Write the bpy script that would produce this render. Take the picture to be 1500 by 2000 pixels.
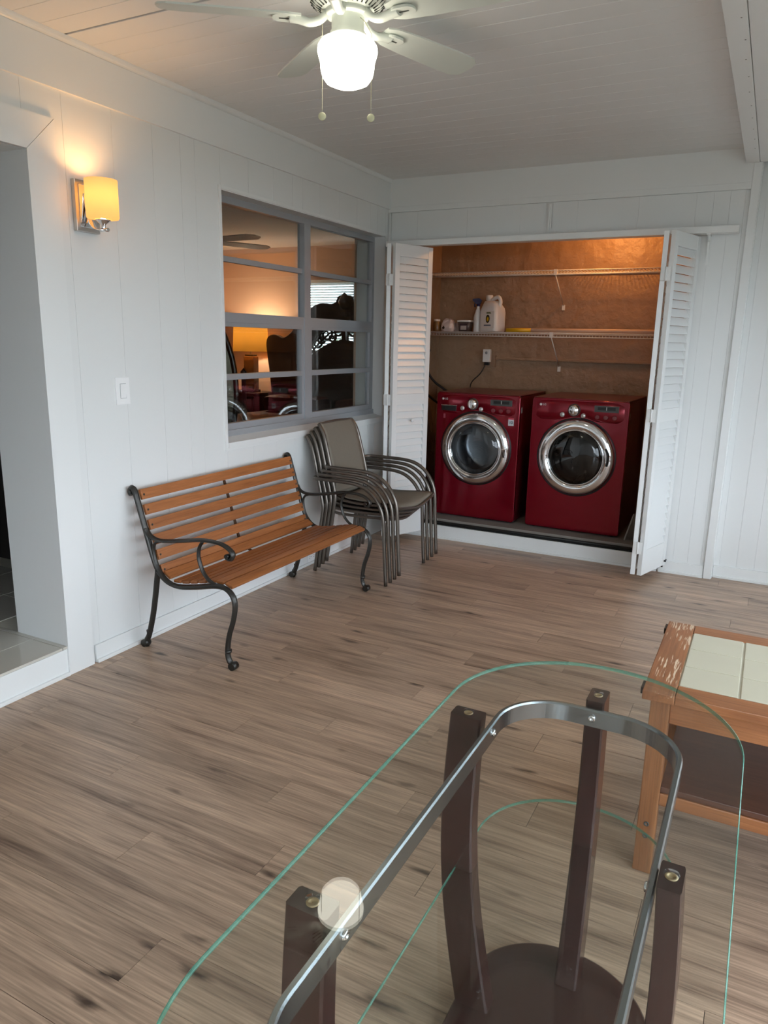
import bpy, bmesh, math, random
from math import sin, cos, pi, radians as R
from mathutils import Vector, Matrix

random.seed(7)
S = bpy.context.scene
C = bpy.context.collection
for o in list(bpy.data.objects):
    bpy.data.objects.remove(o)

# ------------------------------------------------------------------ camera
def cam_axes(yaw, pitch, roll):
    f = Vector((sin(yaw)*cos(pitch), cos(yaw)*cos(pitch), sin(pitch)))
    r0 = Vector((cos(yaw), -sin(yaw), 0)); u0 = r0.cross(f)
    return r0*cos(roll)+u0*sin(roll), -r0*sin(roll)+u0*cos(roll), f
cd = bpy.data.cameras.new('camera'); cam = bpy.data.objects.new('camera', cd); C.objects.link(cam)
r_, u_, f_ = cam_axes(-0.475447, -0.229372, 0.0206945)
m = Matrix((r_, u_, -f_)).transposed().to_4x4(); m.translation = Vector((2.7456, 0, 1.55))
cam.matrix_world = m
cd.sensor_fit = 'VERTICAL'; cd.sensor_height = 36.0; cd.sensor_width = 27.0
cd.lens = 1432.375/2000*36; cd.clip_start = 0.02; cd.clip_end = 200
S.camera = cam
# ------------------------------------------------------------------ world, exposure
w = bpy.data.worlds.new('overcast_sky'); S.world = w; w.use_nodes = True
bg = w.node_tree.nodes['Background']
bg.inputs[0].default_value = (0.79, 0.895, 1.0, 1); bg.inputs[1].default_value = 8.0
S.view_settings.view_transform = 'Standard'; S.view_settings.look = 'None'
S.view_settings.gamma = 1; S.view_settings.use_curve_mapping = False
S.view_settings.exposure = 0.0
try:
    S.cycles.use_denoising = True
    S.cycles.max_bounces = 7; S.cycles.diffuse_bounces = 4; S.cycles.glossy_bounces = 4; S.cycles.transparent_max_bounces = 12
    S.cycles.use_adaptive_sampling = True; S.cycles.adaptive_threshold = 0.06; S.cycles.adaptive_min_samples = 16
    S.cycles.sample_clamp_indirect = 6.0; S.cycles.use_light_tree = False
    S.cycles.caustics_reflective = False; S.cycles.caustics_refractive = False
except Exception:
    pass

# ------------------------------------------------------------------ materials
def lin(c):
    return tuple(((v/255)/12.92 if v/255 <= .04045 else ((v/255+.055)/1.055)**2.4) for v in c) + (1,)
MATS = {}
def mat(name, col, rough=.5, metal=0, coat=0, bump=0, bscale=40, var=0, vscale=6, spec=None, bdist=.01, stretch=(1, 1, 1)):
    if name in MATS: return MATS[name]
    mt = bpy.data.materials.new(name); mt.use_nodes = True; nt = mt.node_tree; N = nt.nodes; L = nt.links
    b = N['Principled BSDF']
    col = col if len(col) == 4 else lin(col)
    b.inputs['Base Color'].default_value = col
    b.inputs['Roughness'].default_value = rough; b.inputs['Metallic'].default_value = metal
    b.inputs['Coat Weight'].default_value = coat
    if spec is not None: b.inputs['Specular IOR Level'].default_value = spec
    tc = N.new('ShaderNodeTexCoord'); mp = N.new('ShaderNodeMapping')
    L.new(tc.outputs['Object'], mp.inputs['Vector']); mp.inputs['Scale'].default_value = stretch
    if var:
        n = N.new('ShaderNodeTexNoise'); n.inputs['Scale'].default_value = vscale; n.inputs['Detail'].default_value = 5
        L.new(mp.outputs[0], n.inputs['Vector'])
        mx = N.new('ShaderNodeMix'); mx.data_type = 'RGBA'
        mx.inputs[6].default_value = tuple(c*(1-var) for c in col[:3])+(1,)
        mx.inputs[7].default_value = tuple(min(1, c*(1+var)) for c in col[:3])+(1,)
        L.new(n.outputs[0], mx.inputs[0]); L.new(mx.outputs[2], b.inputs['Base Color'])
    if bump:
        n2 = N.new('ShaderNodeTexNoise'); n2.inputs['Scale'].default_value = bscale; n2.inputs['Detail'].default_value = 4
        L.new(mp.outputs[0], n2.inputs['Vector'])
        bp = N.new('ShaderNodeBump'); bp.inputs['Strength'].default_value = bump; bp.inputs['Distance'].default_value = bdist
        L.new(n2.outputs[0], bp.inputs['Height']); L.new(bp.outputs[0], b.inputs['Normal'])
    MATS[name] = mt
    return mt

def wood_mat(name, light, dark, axis=0, rough=.45, scale=1.0, knots=True, coat=0, spread=.25, worn=None, fine=.22):
    """Plank wood: grain stretched along one local axis, tone varied per object."""
    mt = bpy.data.materials.new(name); mt.use_nodes = True; nt = mt.node_tree; N = nt.nodes; L = nt.links
    b = N['Principled BSDF']; b.inputs['Roughness'].default_value = rough; b.inputs['Coat Weight'].default_value = coat
    tc = N.new('ShaderNodeTexCoord'); oi = N.new('ShaderNodeObjectInfo')
    ml = N.new('ShaderNodeVectorMath'); ml.operation = 'MULTIPLY'; ml.inputs[1].default_value = (37.0, 53.0, 71.0)
    L.new(oi.outputs['Random'], ml.inputs[0])
    ad = N.new('ShaderNodeVectorMath'); ad.operation = 'ADD'
    L.new(tc.outputs['Object'], ad.inputs[0]); L.new(ml.outputs[0], ad.inputs[1])
    def mapped(a, c):
        mp = N.new('ShaderNodeMapping'); sc = [c*scale]*3; sc[axis] = a*scale; mp.inputs['Scale'].default_value = sc
        L.new(ad.outputs[0], mp.inputs['Vector']); return mp
    g1 = N.new('ShaderNodeTexNoise'); g1.inputs['Scale'].default_value = 1; g1.inputs['Detail'].default_value = 8
    g1.inputs['Roughness'].default_value = .62; g1.inputs['Distortion'].default_value = .35
    L.new(mapped(1.6, 34).outputs[0], g1.inputs['Vector'])
    g2 = N.new('ShaderNodeTexNoise'); g2.inputs['Scale'].default_value = 1; g2.inputs['Detail'].default_value = 4
    g2.inputs['Distortion'].default_value = .6
    L.new(mapped(1.1, 9).outputs[0], g2.inputs['Vector'])
    rp = N.new('ShaderNodeValToRGB'); e = rp.color_ramp.elements
    li, da = lin(light), lin(dark)
    mid = tuple((a*.62+c*.38) for a, c in zip(li, da))
    e[0].position = .30; e[0].color = da; e[1].position = .64; e[1].color = li
    x = e.new(.45); x.color = mid
    mxv = N.new('ShaderNodeMath'); mxv.operation = 'MULTIPLY_ADD'; mxv.inputs[1].default_value = .55
    sc2 = N.new('ShaderNodeMath'); sc2.operation = 'MULTIPLY'; sc2.inputs[1].default_value = .45
    L.new(g2.outputs[0], sc2.inputs[0]); L.new(g1.outputs[0], mxv.inputs[0]); L.new(sc2.outputs[0], mxv.inputs[2])
    L.new(mxv.outputs[0], rp.inputs[0])
    cur = rp.outputs[0]
    g3 = N.new('ShaderNodeTexNoise'); g3.inputs['Scale'].default_value = 1; g3.inputs['Detail'].default_value = 3; g3.inputs['Distortion'].default_value = .2
    L.new(mapped(5.5, 170).outputs[0], g3.inputs['Vector'])
    r3 = N.new('ShaderNodeMapRange'); r3.inputs[1].default_value = .3; r3.inputs[2].default_value = .7; r3.inputs[3].default_value = 1-fine; r3.inputs[4].default_value = 1+fine*.6
    L.new(g3.outputs[0], r3.inputs[0])
    m3 = N.new('ShaderNodeMix'); m3.data_type = 'RGBA'; m3.blend_type = 'MULTIPLY'; m3.inputs[0].default_value = 1; m3.clamp_result = False
    L.new(cur, m3.inputs[6]); L.new(r3.outputs[0], m3.inputs[7]); cur = m3.outputs[2]
    if knots:
        vn = N.new('ShaderNodeTexVoronoi'); vn.inputs['Scale'].default_value = 1; vn.inputs['Randomness'].default_value = 1
        nz = N.new('ShaderNodeTexNoise'); nz.inputs['Scale'].default_value = 3; nz.inputs['Detail'].default_value = 3
        mpk = mapped(3.0, 11); L.new(mpk.outputs[0], nz.inputs['Vector'])
        va = N.new('ShaderNodeVectorMath'); va.operation = 'MULTIPLY_ADD'; va.inputs[1].default_value = (.35, .35, .35)
        L.new(nz.outputs['Color'], va.inputs[0]); L.new(mpk.outputs[0], va.inputs[2]); L.new(va.outputs[0], vn.inputs['Vector'])
        kr = N.new('ShaderNodeValToRGB'); k = kr.color_ramp.elements
        k[0].position = .04; k[0].color = (1, 1, 1, 1); k[1].position = .20; k[1].color = (0, 0, 0, 1)
        L.new(vn.outputs['Distance'], kr.inputs[0])
        # only some cells carry a knot
        gate = N.new('ShaderNodeMath'); gate.operation = 'GREATER_THAN'; gate.inputs[1].default_value = .5
        sp = N.new('ShaderNodeSeparateColor'); L.new(vn.outputs['Color'], sp.inputs[0]); L.new(sp.outputs[0], gate.inputs[0])
        km = N.new('ShaderNodeMath'); km.operation = 'MULTIPLY'; L.new(kr.outputs[0], km.inputs[0]); L.new(gate.outputs[0], km.inputs[1])
        kk = N.new('ShaderNodeMath'); kk.operation = 'MULTIPLY'; kk.inputs[1].default_value = .92; L.new(km.outputs[0], kk.inputs[0])
        mk = N.new('ShaderNodeMix'); mk.data_type = 'RGBA'; mk.inputs[7].default_value = tuple(c*.35 for c in da[:3])+(1,)
        L.new(kk.outputs[0], mk.inputs[0]); L.new(cur, mk.inputs[6]); cur = mk.outputs[2]
    if worn:
        wn = N.new('ShaderNodeTexNoise'); wn.inputs['Scale'].default_value = 1; wn.inputs['Detail'].default_value = 3
        L.new(mapped(9, 120).outputs[0], wn.inputs['Vector'])
        wp = N.new('ShaderNodeTexNoise'); wp.inputs['Scale'].default_value = 5; L.new(tc.outputs['Object'], wp.inputs['Vector'])
        wm = N.new('ShaderNodeMath'); wm.operation = 'MULTIPLY'; L.new(wn.outputs[0], wm.inputs[0]); L.new(wp.outputs[0], wm.inputs[1])
        wr = N.new('ShaderNodeValToRGB'); q = wr.color_ramp.elements; q[0].position = .30; q[0].color = (0, 0, 0, 1); q[1].position = .36; q[1].color = (1, 1, 1, 1)
        L.new(wm.outputs[0], wr.inputs[0])
        mw = N.new('ShaderNodeMix'); mw.data_type = 'RGBA'; mw.inputs[7].default_value = lin(worn)
        L.new(wr.outputs[0], mw.inputs[0]); L.new(cur, mw.inputs[6]); cur = mw.outputs[2]
    hs = N.new('ShaderNodeHueSaturation')
    mr = N.new('ShaderNodeMapRange'); mr.inputs[3].default_value = 1-spread; mr.inputs[4].default_value = 1+spread
    L.new(oi.outputs['Random'], mr.inputs[0]); L.new(mr.outputs[0], hs.inputs['Value']); L.new(cur, hs.inputs['Color'])
    L.new(hs.outputs[0], b.inputs['Base Color'])
    MATS[name] = mt
    return mt

def glass_mat(name, tint=(1, 1, 1), ior=1.5, boost=1.0):
    """Sheet glass: Fresnel mix of clear transmission and mirror reflection, same from both sides."""
    mt = bpy.data.materials.new(name); mt.use_nodes = True; nt = mt.node_tree; N = nt.nodes; L = nt.links
    N.remove(N['Principled BSDF'])
    tr = N.new('ShaderNodeBsdfTransparent'); tr.inputs[0].default_value = tuple(tint)+(1,)
    gl = N.new('ShaderNodeBsdfGlossy'); gl.inputs['Roughness'].default_value = .0
    fr = N.new('ShaderNodeFresnel'); ge = N.new('ShaderNodeNewGeometry')
    mr = N.new('ShaderNodeMapRange'); mr.inputs[3].default_value = ior; mr.inputs[4].default_value = 1/ior
    L.new(ge.outputs['Backfacing'], mr.inputs[0]); L.new(mr.outputs[0], fr.inputs[0])
    mu = N.new('ShaderNodeMath'); mu.operation = 'MULTIPLY'; mu.inputs[1].default_value = boost; mu.use_clamp = True
    L.new(fr.outputs[0], mu.inputs[0])
    mx = N.new('ShaderNodeMixShader'); L.new(mu.outputs[0], mx.inputs[0]); L.new(tr.outputs[0], mx.inputs[1]); L.new(gl.outputs[0], mx.inputs[2])
    L.new(mx.outputs[0], N['Material Output'].inputs['Surface'])
    MATS[name] = mt
    return mt

def emit_mat(name, col, strength, base=(.9, .88, .84)):
    mt = bpy.data.materials.new(name); mt.use_nodes = True
    if 'bulb' in name: mt.cycles.emission_sampling = 'NONE'   # a lamp object inside does the lighting
    b = mt.node_tree.nodes['Principled BSDF']
    b.inputs['Base Color'].default_value = tuple(base)+(1,); b.inputs['Roughness'].default_value = .25
    b.inputs['Emission Color'].default_value = tuple(col)+(1,); b.inputs['Emission Strength'].default_value = strength
    MATS[name] = mt
    return mt

def shade_mat(name, col, trans=.6, glow=None, gs=0):
    """Lamp shade lit by the bulb inside it: diffuse + translucent."""
    mt = bpy.data.materials.new(name); mt.use_nodes = True; nt = mt.node_tree; N = nt.nodes; L = nt.links
    N.remove(N['Principled BSDF'])
    d = N.new('ShaderNodeBsdfDiffuse'); t = N.new('ShaderNodeBsdfTranslucent')
    d.inputs[0].default_value = tuple(col)+(1,); t.inputs[0].default_value = tuple(col)+(1,)
    mx = N.new('ShaderNodeMixShader'); mx.inputs[0].default_value = trans
    L.new(d.outputs[0], mx.inputs[1]); L.new(t.outputs[0], mx.inputs[2]); out = mx.outputs[0]
    if glow:
        e = N.new('ShaderNodeEmission'); e.inputs[0].default_value = tuple(glow)+(1,); e.inputs[1].default_value = gs
        a = N.new('ShaderNodeAddShader'); L.new(out, a.inputs[0]); L.new(e.outputs[0], a.inputs[1]); out = a.outputs[0]
    L.new(out, N['Material Output'].inputs['Surface'])
    MATS[name] = mt
    return mt

WALL = mat('white_wall_paint', (.80, .81, .80, 1), .42)
TRIM = mat('white_gloss_trim', (.82, .83, .82, 1), .32)
CEIL = mat('white_ceiling_paint', (.82, .815, .80, 1), .5)
GAP = mat('dark_seam', (.22, .2, .19, 1), .9)
FLOORW = wood_mat('grey_oak_plank', (200, 170, 145), (88, 64, 51), axis=0, rough=.36, spread=.10, fine=.3)
SUB = mat('underlay', (60, 48, 40), .9)
ALU = mat('mill_aluminium', (174, 177, 181), .38, metal=.35)
GLASSW = glass_mat('window_glass', (.93, .95, .94), 1.5, 1.2)
GLASST = glass_mat('table_glass', (.955, .975, .965), 1.5, .62)
GEDGE = glass_mat('green_glass_edge', (.45, .80, .68), 1.5, 1.2)
_n = GEDGE.node_tree; _o = _n.nodes['Material Output']; _s = _o.inputs['Surface'].links[0].from_socket
_d = _n.nodes.new('ShaderNodeBsdfDiffuse'); _d.inputs[0].default_value = (.16, .50, .38, 1)
_m = _n.nodes.new('ShaderNodeMixShader'); _m.inputs[0].default_value = .30
_n.links.new(_s, _m.inputs[1]); _n.links.new(_d.outputs[0], _m.inputs[2]); _n.links.new(_m.outputs[0], _o.inputs['Surface'])
IRON = mat('cast_iron_grey', (64, 62, 59), .34, metal=.65, bump=.05, bscale=80)
BENCHW = wood_mat('orange_oak_slat', (172, 108, 62), (136, 78, 40), axis=1, rough=.38, scale=1.2, knots=False, spread=.08)
TUBE = mat('bronze_grey_tube', (112, 105, 98), .28, metal=.75)
SLING = mat('taupe_sling_mesh', (124, 116, 104), .75, bump=.35, bscale=420, var=.25, vscale=300)
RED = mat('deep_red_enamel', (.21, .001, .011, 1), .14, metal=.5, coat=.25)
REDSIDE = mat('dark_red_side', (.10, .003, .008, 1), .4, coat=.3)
CHROME = mat('chrome', (.78, .78, .79, 1), .06, metal=1)
BRUSH = mat('brushed_steel', (.36, .38, .40, 1), .27, metal=1)
NICKEL = mat('brushed_nickel', (.62, .60, .57, 1), .28, metal=1)
BLACK = mat('black_plastic', (14, 14, 15), .4)
DARKGAP = mat('black_gap_strip', (10, 10, 10), .8)
DOORG = mat('smoked_door_glass', (.018, .020, .022, 1), .06, coat=.6)
DRUM = mat('drum_steel', (.30, .31, .33, 1), .35, metal=1)
GREYP = mat('grey_panel', (70, 72, 70), .35)
SILVER = mat('silver_button', (190, 188, 186), .3, metal=.6)
WHITEP = mat('white_plastic', (225, 222, 216), .4)
PLATE = mat('switch_white', (246, 246, 246), .3)
ESPRESSO = mat('espresso_gloss', (.034, .010, .008, 1), .25, coat=.25)
OAKT = wood_mat('honey_oak', (168, 110, 68), (120, 68, 36), axis=0, rough=.4, scale=1.3, knots=False, spread=.1)
OAKY = wood_mat('honey_oak_cross', (168, 110, 68), (120, 68, 36), axis=1, rough=.4, scale=1.3, knots=False, spread=.1, worn=(225, 200, 170))
OAKZ = wood_mat('honey_oak_leg', (160, 106, 66), (122, 72, 40), axis=2, rough=.45, scale=1.3, knots=False, spread=.08)
OAKD = wood_mat('dark_oak_shelf', (104, 66, 48), (60, 34, 26), axis=0, rough=.45, scale=1.2, knots=False, spread=.05)
TILE = mat('cream_tile', (206, 200, 176), .22, var=.04, vscale=8)
GROUT = mat('pale_grout', (226, 222, 208), .8)
FANW = mat('fan_white', (.72, .75, .68, 1), .3)
CLOSW = mat('tan_plaster', (.31, .19, .11, 1), .5, bump=1.0, bscale=9, bdist=.024, var=.10, vscale=3)
CONC = mat('concrete_slab', (132, 124, 116), .8, var=.15, vscale=12)
WIRE = mat('white_wire', (225, 222, 215), .4)
DTILE = mat('beige_floor_tile', (206, 201, 190), .12, var=.05, vscale=3)
HALLW = mat('hall_wall_shade_tone', (38, 34, 30), .8)  # the unlit hall's darkness is put into the wall colour
BEDW = mat('peach_wall', (218, 184, 158), .7)
BEDC = mat('popcorn_ceiling', (214, 196, 178), .9, bump=1.0, bscale=70)
CARPET = mat('brown_carpet', (52, 38, 31), .95, bump=.4, bscale=200)
MAHOG = mat('dark_mahogany', (.016, .006, .004, 1), .35, coat=.2, var=.3, vscale=8)
LINEN = mat('burgundy_bedspread', (64, 10, 16), .7, var=.2, vscale=10)
LAWN = mat('patio_ground', (.15, .16, .14, 1), .9, var=.3, vscale=2)
LEAF = mat('palm_leaf', (.10, .24, .05, 1), .5, var=.3, vscale=5)
RUBBER = mat('black_rubber', (20, 20, 20), .6)

# ------------------------------------------------------------------ mesh helpers
class MB:
    def __init__(s): s.v = []; s.f = []; s.sm = []; s.mi = []; s.cur = 0
    def add(s, vs, fs, smooth=False, M=None):
        b = len(s.v)
        s.v += [tuple(M @ Vector(v)) if M else tuple(v) for v in vs]
        s.f += [tuple(i+b for i in f) for f in fs]; s.sm += [smooth]*len(fs); s.mi += [s.cur]*len(fs)
        return s
    def box(s, x0, x1, y0, y1, z0, z1, M=None, bev=0):
        if bev:
            bm = bmesh.new(); bmesh.ops.create_cube(bm, size=1)
            for v in bm.verts: v.co = Vector((x0+(v.co.x+.5)*(x1-x0), y0+(v.co.y+.5)*(y1-y0), z0+(v.co.z+.5)*(z1-z0)))
            bmesh.ops.bevel(bm, geom=bm.edges[:], offset=bev, segments=2, affect='EDGES', profile=.6)
            bm.verts.index_update()
            s.add([v.co[:] for v in bm.verts], [[v.index for v in f.verts] for f in bm.faces], False, M); bm.free(); return s
        vs = [(x0, y0, z0), (x1, y0, z0), (x1, y1, z0), (x0, y1, z0), (x0, y0, z1), (x1, y0, z1), (x1, y1, z1), (x0, y1, z1)]
        return s.add(vs, [(0, 3, 2, 1), (4, 5, 6, 7), (0, 1, 5, 4), (1, 2, 6, 5), (2, 3, 7, 6), (3, 0, 4, 7)], False, M)
    def tube(s, pts, r, n=10, M=None, ry=None, up=None, closed=False, taper=None):
        """Tube along a polyline. r = radius (list allowed); ry = second radius; up = fixed reference direction."""
        pts = [Vector(p) for p in pts]; k = len(pts)
        ref = Vector(up) if up else None; rings = []; prev = None
        for i, p in enumerate(pts):
            if closed: t = pts[(i+1) % k]-pts[i-1]
            else: t = pts[min(i+1, k-1)]-pts[max(i-1, 0)]
            t.normalize()
            if ref is not None: a = ref - t*ref.dot(t)
            elif prev is not None: a = prev - t*prev.dot(t)
            else:
                q = Vector((0, 0, 1)) if abs(t.z) < .9 else Vector((1, 0, 0)); a = q - t*q.dot(t)
            a.normalize(); prev = a; b = t.cross(a)
            r1 = r[i] if isinstance(r, (list, tuple)) else r; r2 = (ry[i] if isinstance(ry, (list, tuple)) else ry) if ry else r1
            rings.append([p + a*(cos(2*pi*j/n+pi/n)*r1) + b*(sin(2*pi*j/n+pi/n)*r2) for j in range(n)])
        vs = [v for ring in rings for v in ring]; fs = []
        for i in range(k if closed else k-1):
            i2 = (i+1) % k
            for j in range(n):
                j2 = (j+1) % n; fs.append((i*n+j, i*n+j2, i2*n+j2, i2*n+j))
        s.add(vs, fs, n > 4, M)
        if not closed:
            s.add(rings[0], [tuple(range(n))[::-1]], False, M); s.add(rings[-1], [tuple(range(n))], False, M)
        return s
    def lathe(s, prof, n=32, M=None, smooth=True, cap=False):
        vs = []; fs = []
        for (r, z) in prof:
            for j in range(n): vs.append((r*cos(2*pi*j/n), r*sin(2*pi*j/n), z))
        for i in range(len(prof)-1):
            for j in range(n):
                j2 = (j+1) % n; fs.append((i*n+j, i*n+j2, (i+1)*n+j2, (i+1)*n+j))
        s.add(vs, fs, smooth, M)
        if cap:
            s.add(vs[:n], [tuple(range(n))[::-1]], False, M); s.add(vs[-n:], [tuple(range(n))], False, M)
        return s
    def prism(s, poly, z0, z1, M=None, smooth=False):
        """poly: convex-ish xy outline (fan n-gon), extruded in z."""
        n = len(poly); vs = [(x, y, z0) for x, y in poly]+[(x, y, z1) for x, y in poly]
        s.add(vs, [tuple(range(n))[::-1], tuple(range(n, 2*n))], False, M)
        s.add(vs, [(i, (i+1) % n, n+(i+1) % n, n+i) for i in range(n)], smooth, M); return s
    def loft(s, rings, M=None, smooth=True, cap=True):
        n = len(rings[0]); vs = [v for r in rings for v in r]; fs = []
        for i in range(len(rings)-1):
            for j in range(n): fs.append((i*n+j, i*n+(j+1) % n, (i+1)*n+(j+1) % n, (i+1)*n+j))
        s.add(vs, fs, smooth, M)
        if cap: s.add(rings[0], [tuple(range(n))[::-1]], False, M); s.add(rings[-1], [tuple(range(n))], False, M)
        return s
    def mesh(s, name, mats):
        me = bpy.data.meshes.new(name); me.from_pydata(s.v, [], s.f); me.update()
        me.polygons.foreach_set('use_smooth', s.sm); me.polygons.foreach_set('material_index', s.mi)
        for m_ in (mats if isinstance(mats, (list, tuple)) else [mats]): me.materials.append(m_)
        bm = bmesh.new(); bm.from_mesh(me); bmesh.ops.remove_doubles(bm, verts=bm.verts, dist=1e-6)
        bmesh.ops.recalc_face_normals(bm, faces=bm.faces); bm.to_mesh(me); bm.free(); return me
    def build(s, name, mats, parent=None, loc=(0, 0, 0), rot=(0, 0, 0)):
        return link(name, s.mesh(name, mats), parent, loc, rot)

def link(name, data, parent=None, loc=(0, 0, 0), rot=(0, 0, 0)):
    o = bpy.data.objects.new(name, data); C.objects.link(o); o.location = loc; o.rotation_euler = rot
    if parent: o.parent = parent
    return o
def empty(name, loc=(0, 0, 0), rz=0):
    o = bpy.data.objects.new(name, None); C.objects.link(o); o.location = loc; o.rotation_euler = (0, 0, rz); o.empty_display_size = .1
    return o
def tag(o, label=None, cat=None, group=None, kind=None):
    if label: o['label'] = label
    if cat: o['category'] = cat
    if group: o['group'] = group
    if kind: o['kind'] = kind
    return o
def struct(o, label=None): o['kind'] = 'structure'; (label and o.__setitem__('label', label)); return o
def copy_tree(o, parent=None):
    c = o.copy(); C.objects.link(c); c.parent = parent
    for ch in list(o.children): copy_tree(ch, c)
    return c
def bx(name, mt, x0, x1, y0, y1, z0, z1, parent=None, bev=0):
    """A box whose object origin is its own base centre."""
    cx, cy = (x0+x1)/2, (y0+y1)/2
    return MB().box(x0-cx, x1-cx, y0-cy, y1-cy, 0, z1-z0, bev=bev).build(name, mt, parent, (cx, cy, z0))
def smooth_path(pts, per=6, closed=False):
    """Catmull-Rom through points."""
    P = [Vector(p) for p in pts]; n = len(P); out = []
    rng = n if closed else n-1
    for i in range(rng):
        if closed: a, b, c, d = P[i-1], P[i], P[(i+1) % n], P[(i+2) % n]
        else: a, b, c, d = P[max(i-1, 0)], P[i], P[i+1], P[min(i+2, n-1)]
        for k in range(per):
            t = k/per
            out.append(.5*((2*b)+(c-a)*t+(2*a-5*b+4*c-d)*t*t+(3*b-a-3*c+d)*t**3))
    if not closed: out.append(P[-1])
    return out
def text_mesh(name, body, size, mt, parent, loc, rot, depth=.0006, bold=False):
    cu = bpy.data.curves.new(name, 'FONT'); cu.body = body; cu.size = size; cu.extrude = depth; cu.align_x = 'CENTER'; cu.align_y = 'CENTER'
    if bold: cu.offset = size*.02
    cu.resolution_u = 3
    t = bpy.data.objects.new(name, cu); C.objects.link(t)
    me = bpy.data.meshes.new_from_object(t.evaluated_get(bpy.context.evaluated_depsgraph_get()))
    bpy.data.objects.remove(t); bpy.data.curves.remove(cu); me.materials.clear(); me.materials.append(mt); me.name = name
    return link(name, me, parent, loc, rot)
def filled(name, loops, depth, mt, parent=None, loc=(0, 0, 0), rot=(0, 0, 0), bevel=0):
    """Flat outline with holes, extruded to thickness (2D curve fill)."""
    cu = bpy.data.curves.new(name, 'CURVE'); cu.dimensions = '2D'; cu.fill_mode = 'BOTH'; cu.extrude = depth/2; cu.bevel_depth = bevel
    for lp in loops:
        sp = cu.splines.new('POLY'); sp.points.add(len(lp)-1); sp.use_cyclic_u = True
        for q, (x, y) in zip(sp.points, lp): q.co = (x, y, 0, 1)
    t = bpy.data.objects.new(name, cu); C.objects.link(t)
    me = bpy.data.meshes.new_from_object(t.evaluated_get(bpy.context.evaluated_depsgraph_get()))
    bpy.data.objects.remove(t); bpy.data.curves.remove(cu); me.materials.clear(); me.materials.append(mt); me.name = name
    return link(name, me, parent, loc, rot)
RX = Matrix.Rotation

# room constants
D, H, XS, XR, YF = 5.322, 2.737, 2.45, 4.30, -2.60   # back wall, ceiling, soffit edge, right wall, wall behind camera
ZS = 2.65                                            # soffit underside
Y2 = 5.385                                           # recessed strip of the back wall
DY0, DY1, DZ0, DZ1 = 0.95, 2.143, .143, 2.265        # doorway in the left wall
WY0, WY1, WZ0, WZ1 = 3.335, 5.262, .955, 2.326       # window in the left wall

# ================================================================== SETTING
# ---- floor: underlay with one object per plank
floor = struct(bx('floor', SUB, -.0, XR, YF, D+.06, -.12, -.005))
PW = .1525
plank_mesh = {}
def plank(x0, x1, y0, y1):
    key = round(x1-x0, 2), round(y1-y0, 3)
    if key not in plank_mesh:
        a, b = key; g = .0007
        plank_mesh[key] = MB().box(-a/2+g, a/2-g, -b/2+g, b/2-g, 0, .005, bev=.0006).mesh('plank', FLOORW)
    o = link('plank', plank_mesh[key], None, ((x0+x1)/2, (y0+y1)/2, 0))
    o.parent = floor; o.location = ((x0+x1)/2-floor.location.x, (y0+y1)/2-floor.location.y, -.005+.12)
rnd = random.Random(11)
row0 = int(math.floor((YF-1.345)/PW))+1
j = row0
off_seq = [0, .42, .86, .23, .66, 1.05, .15, .55, .95, .34, .75]
while True:
    y0 = 1.345+j*PW; y1 = min(y0+PW, D+.045)
    if y0 > D: break
    x = -1.22+ (1.155+off_seq[j % 11]) % 1.22
    while x < XR-.02:
        a, b = max(x, .004), min(x+1.22, XR-.002)
        if b-a > .03: plank(round(a, 2), round(b, 2), y0, y1)
        x += 1.22
    j += 1

# ---- left wall: core with door and window openings, panel boards in front
def wall_core(name, mt, boxes, label=None):
    m_ = MB()
    for b in boxes: m_.box(*b)
    return struct(m_.build(name, mt), label)
T0 = -.25
wall_left = wall_core('wall_left', WALL, [
    (T0, -.0025, YF, DY0-.02, 0, H), (T0, -.0025, DY0-.02, DY1+.02, DZ1+.02, H), (T0, -.006, DY0, DY1, 0, DZ0-.012),
    (T0, -.0025, DY1+.02, WY0, 0, H), (T0, -.0025, WY0, WY1, 0, WZ0-.03), (T0, -.0025, WY0, WY1, WZ1, H), (T0, -.0025, WY1, 7.5, 0, H)])
board_edges = [-2.6, -2.2, -1.8, -1.4, -1.0, -.6, -.2, .2, .6, .95, 1.35, 1.75, 2.143, 2.335, 2.60, 2.845, 3.035, 3.14, 3.335, 3.58, 3.82, 4.02, 4.13, 4.33, 4.58, 4.82, 5.02, 5.13, 5.262, D]
def left_board(y0, y1, z0, z1):
    g = .0005
    o = MB().box(-.0025, 0, -(y1-y0)/2+g, (y1-y0)/2-g, 0, z1-z0, bev=.001).build('panel_board', WALL, wall_left, (0, (y0+y1)/2, z0))
for a, b in zip(board_edges[:-1], board_edges[1:]):
    mid = (a+b)/2
    if DY0 < mid < DY1: left_board(a, b, DZ1, 2.53)
    elif WY0 < mid < WY1: left_board(a, b, .09, WZ0-.03); left_board(a, b, WZ1, 2.53)
    else: left_board(a, b, .09 if b > DY1+.05 else 0, 2.53)
# frieze, crown, base
struct(MB().box(0, .016, YF, D, 2.525, H-.028).build('trim_1', TRIM))
cr = MB()
cr.tube([(.0, YF, H-.0), (.0, D, H-.0)], .036, 16)
pts = [(0, 0)]+[(.03*cos(a), -.03*sin(a)) for a in [i*pi/2/6 for i in range(7)]]
cr = MB(); cr.prism(pts, 0, D-YF, M=Matrix(((1, 0, 0, 0), (0, 0, 1, YF), (0, 1, 0, H), (0, 0, 0, 1))))
struct(cr.build('trim_2', TRIM))
bb = MB(); bb.box(0, .012, 2.30, 5.06, 0, .088, bev=.002); bb.box(.012, .026, 2.30, 5.06, 0, .018, bev=.004)
struct(bb.build('baseboard_left', TRIM))
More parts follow.
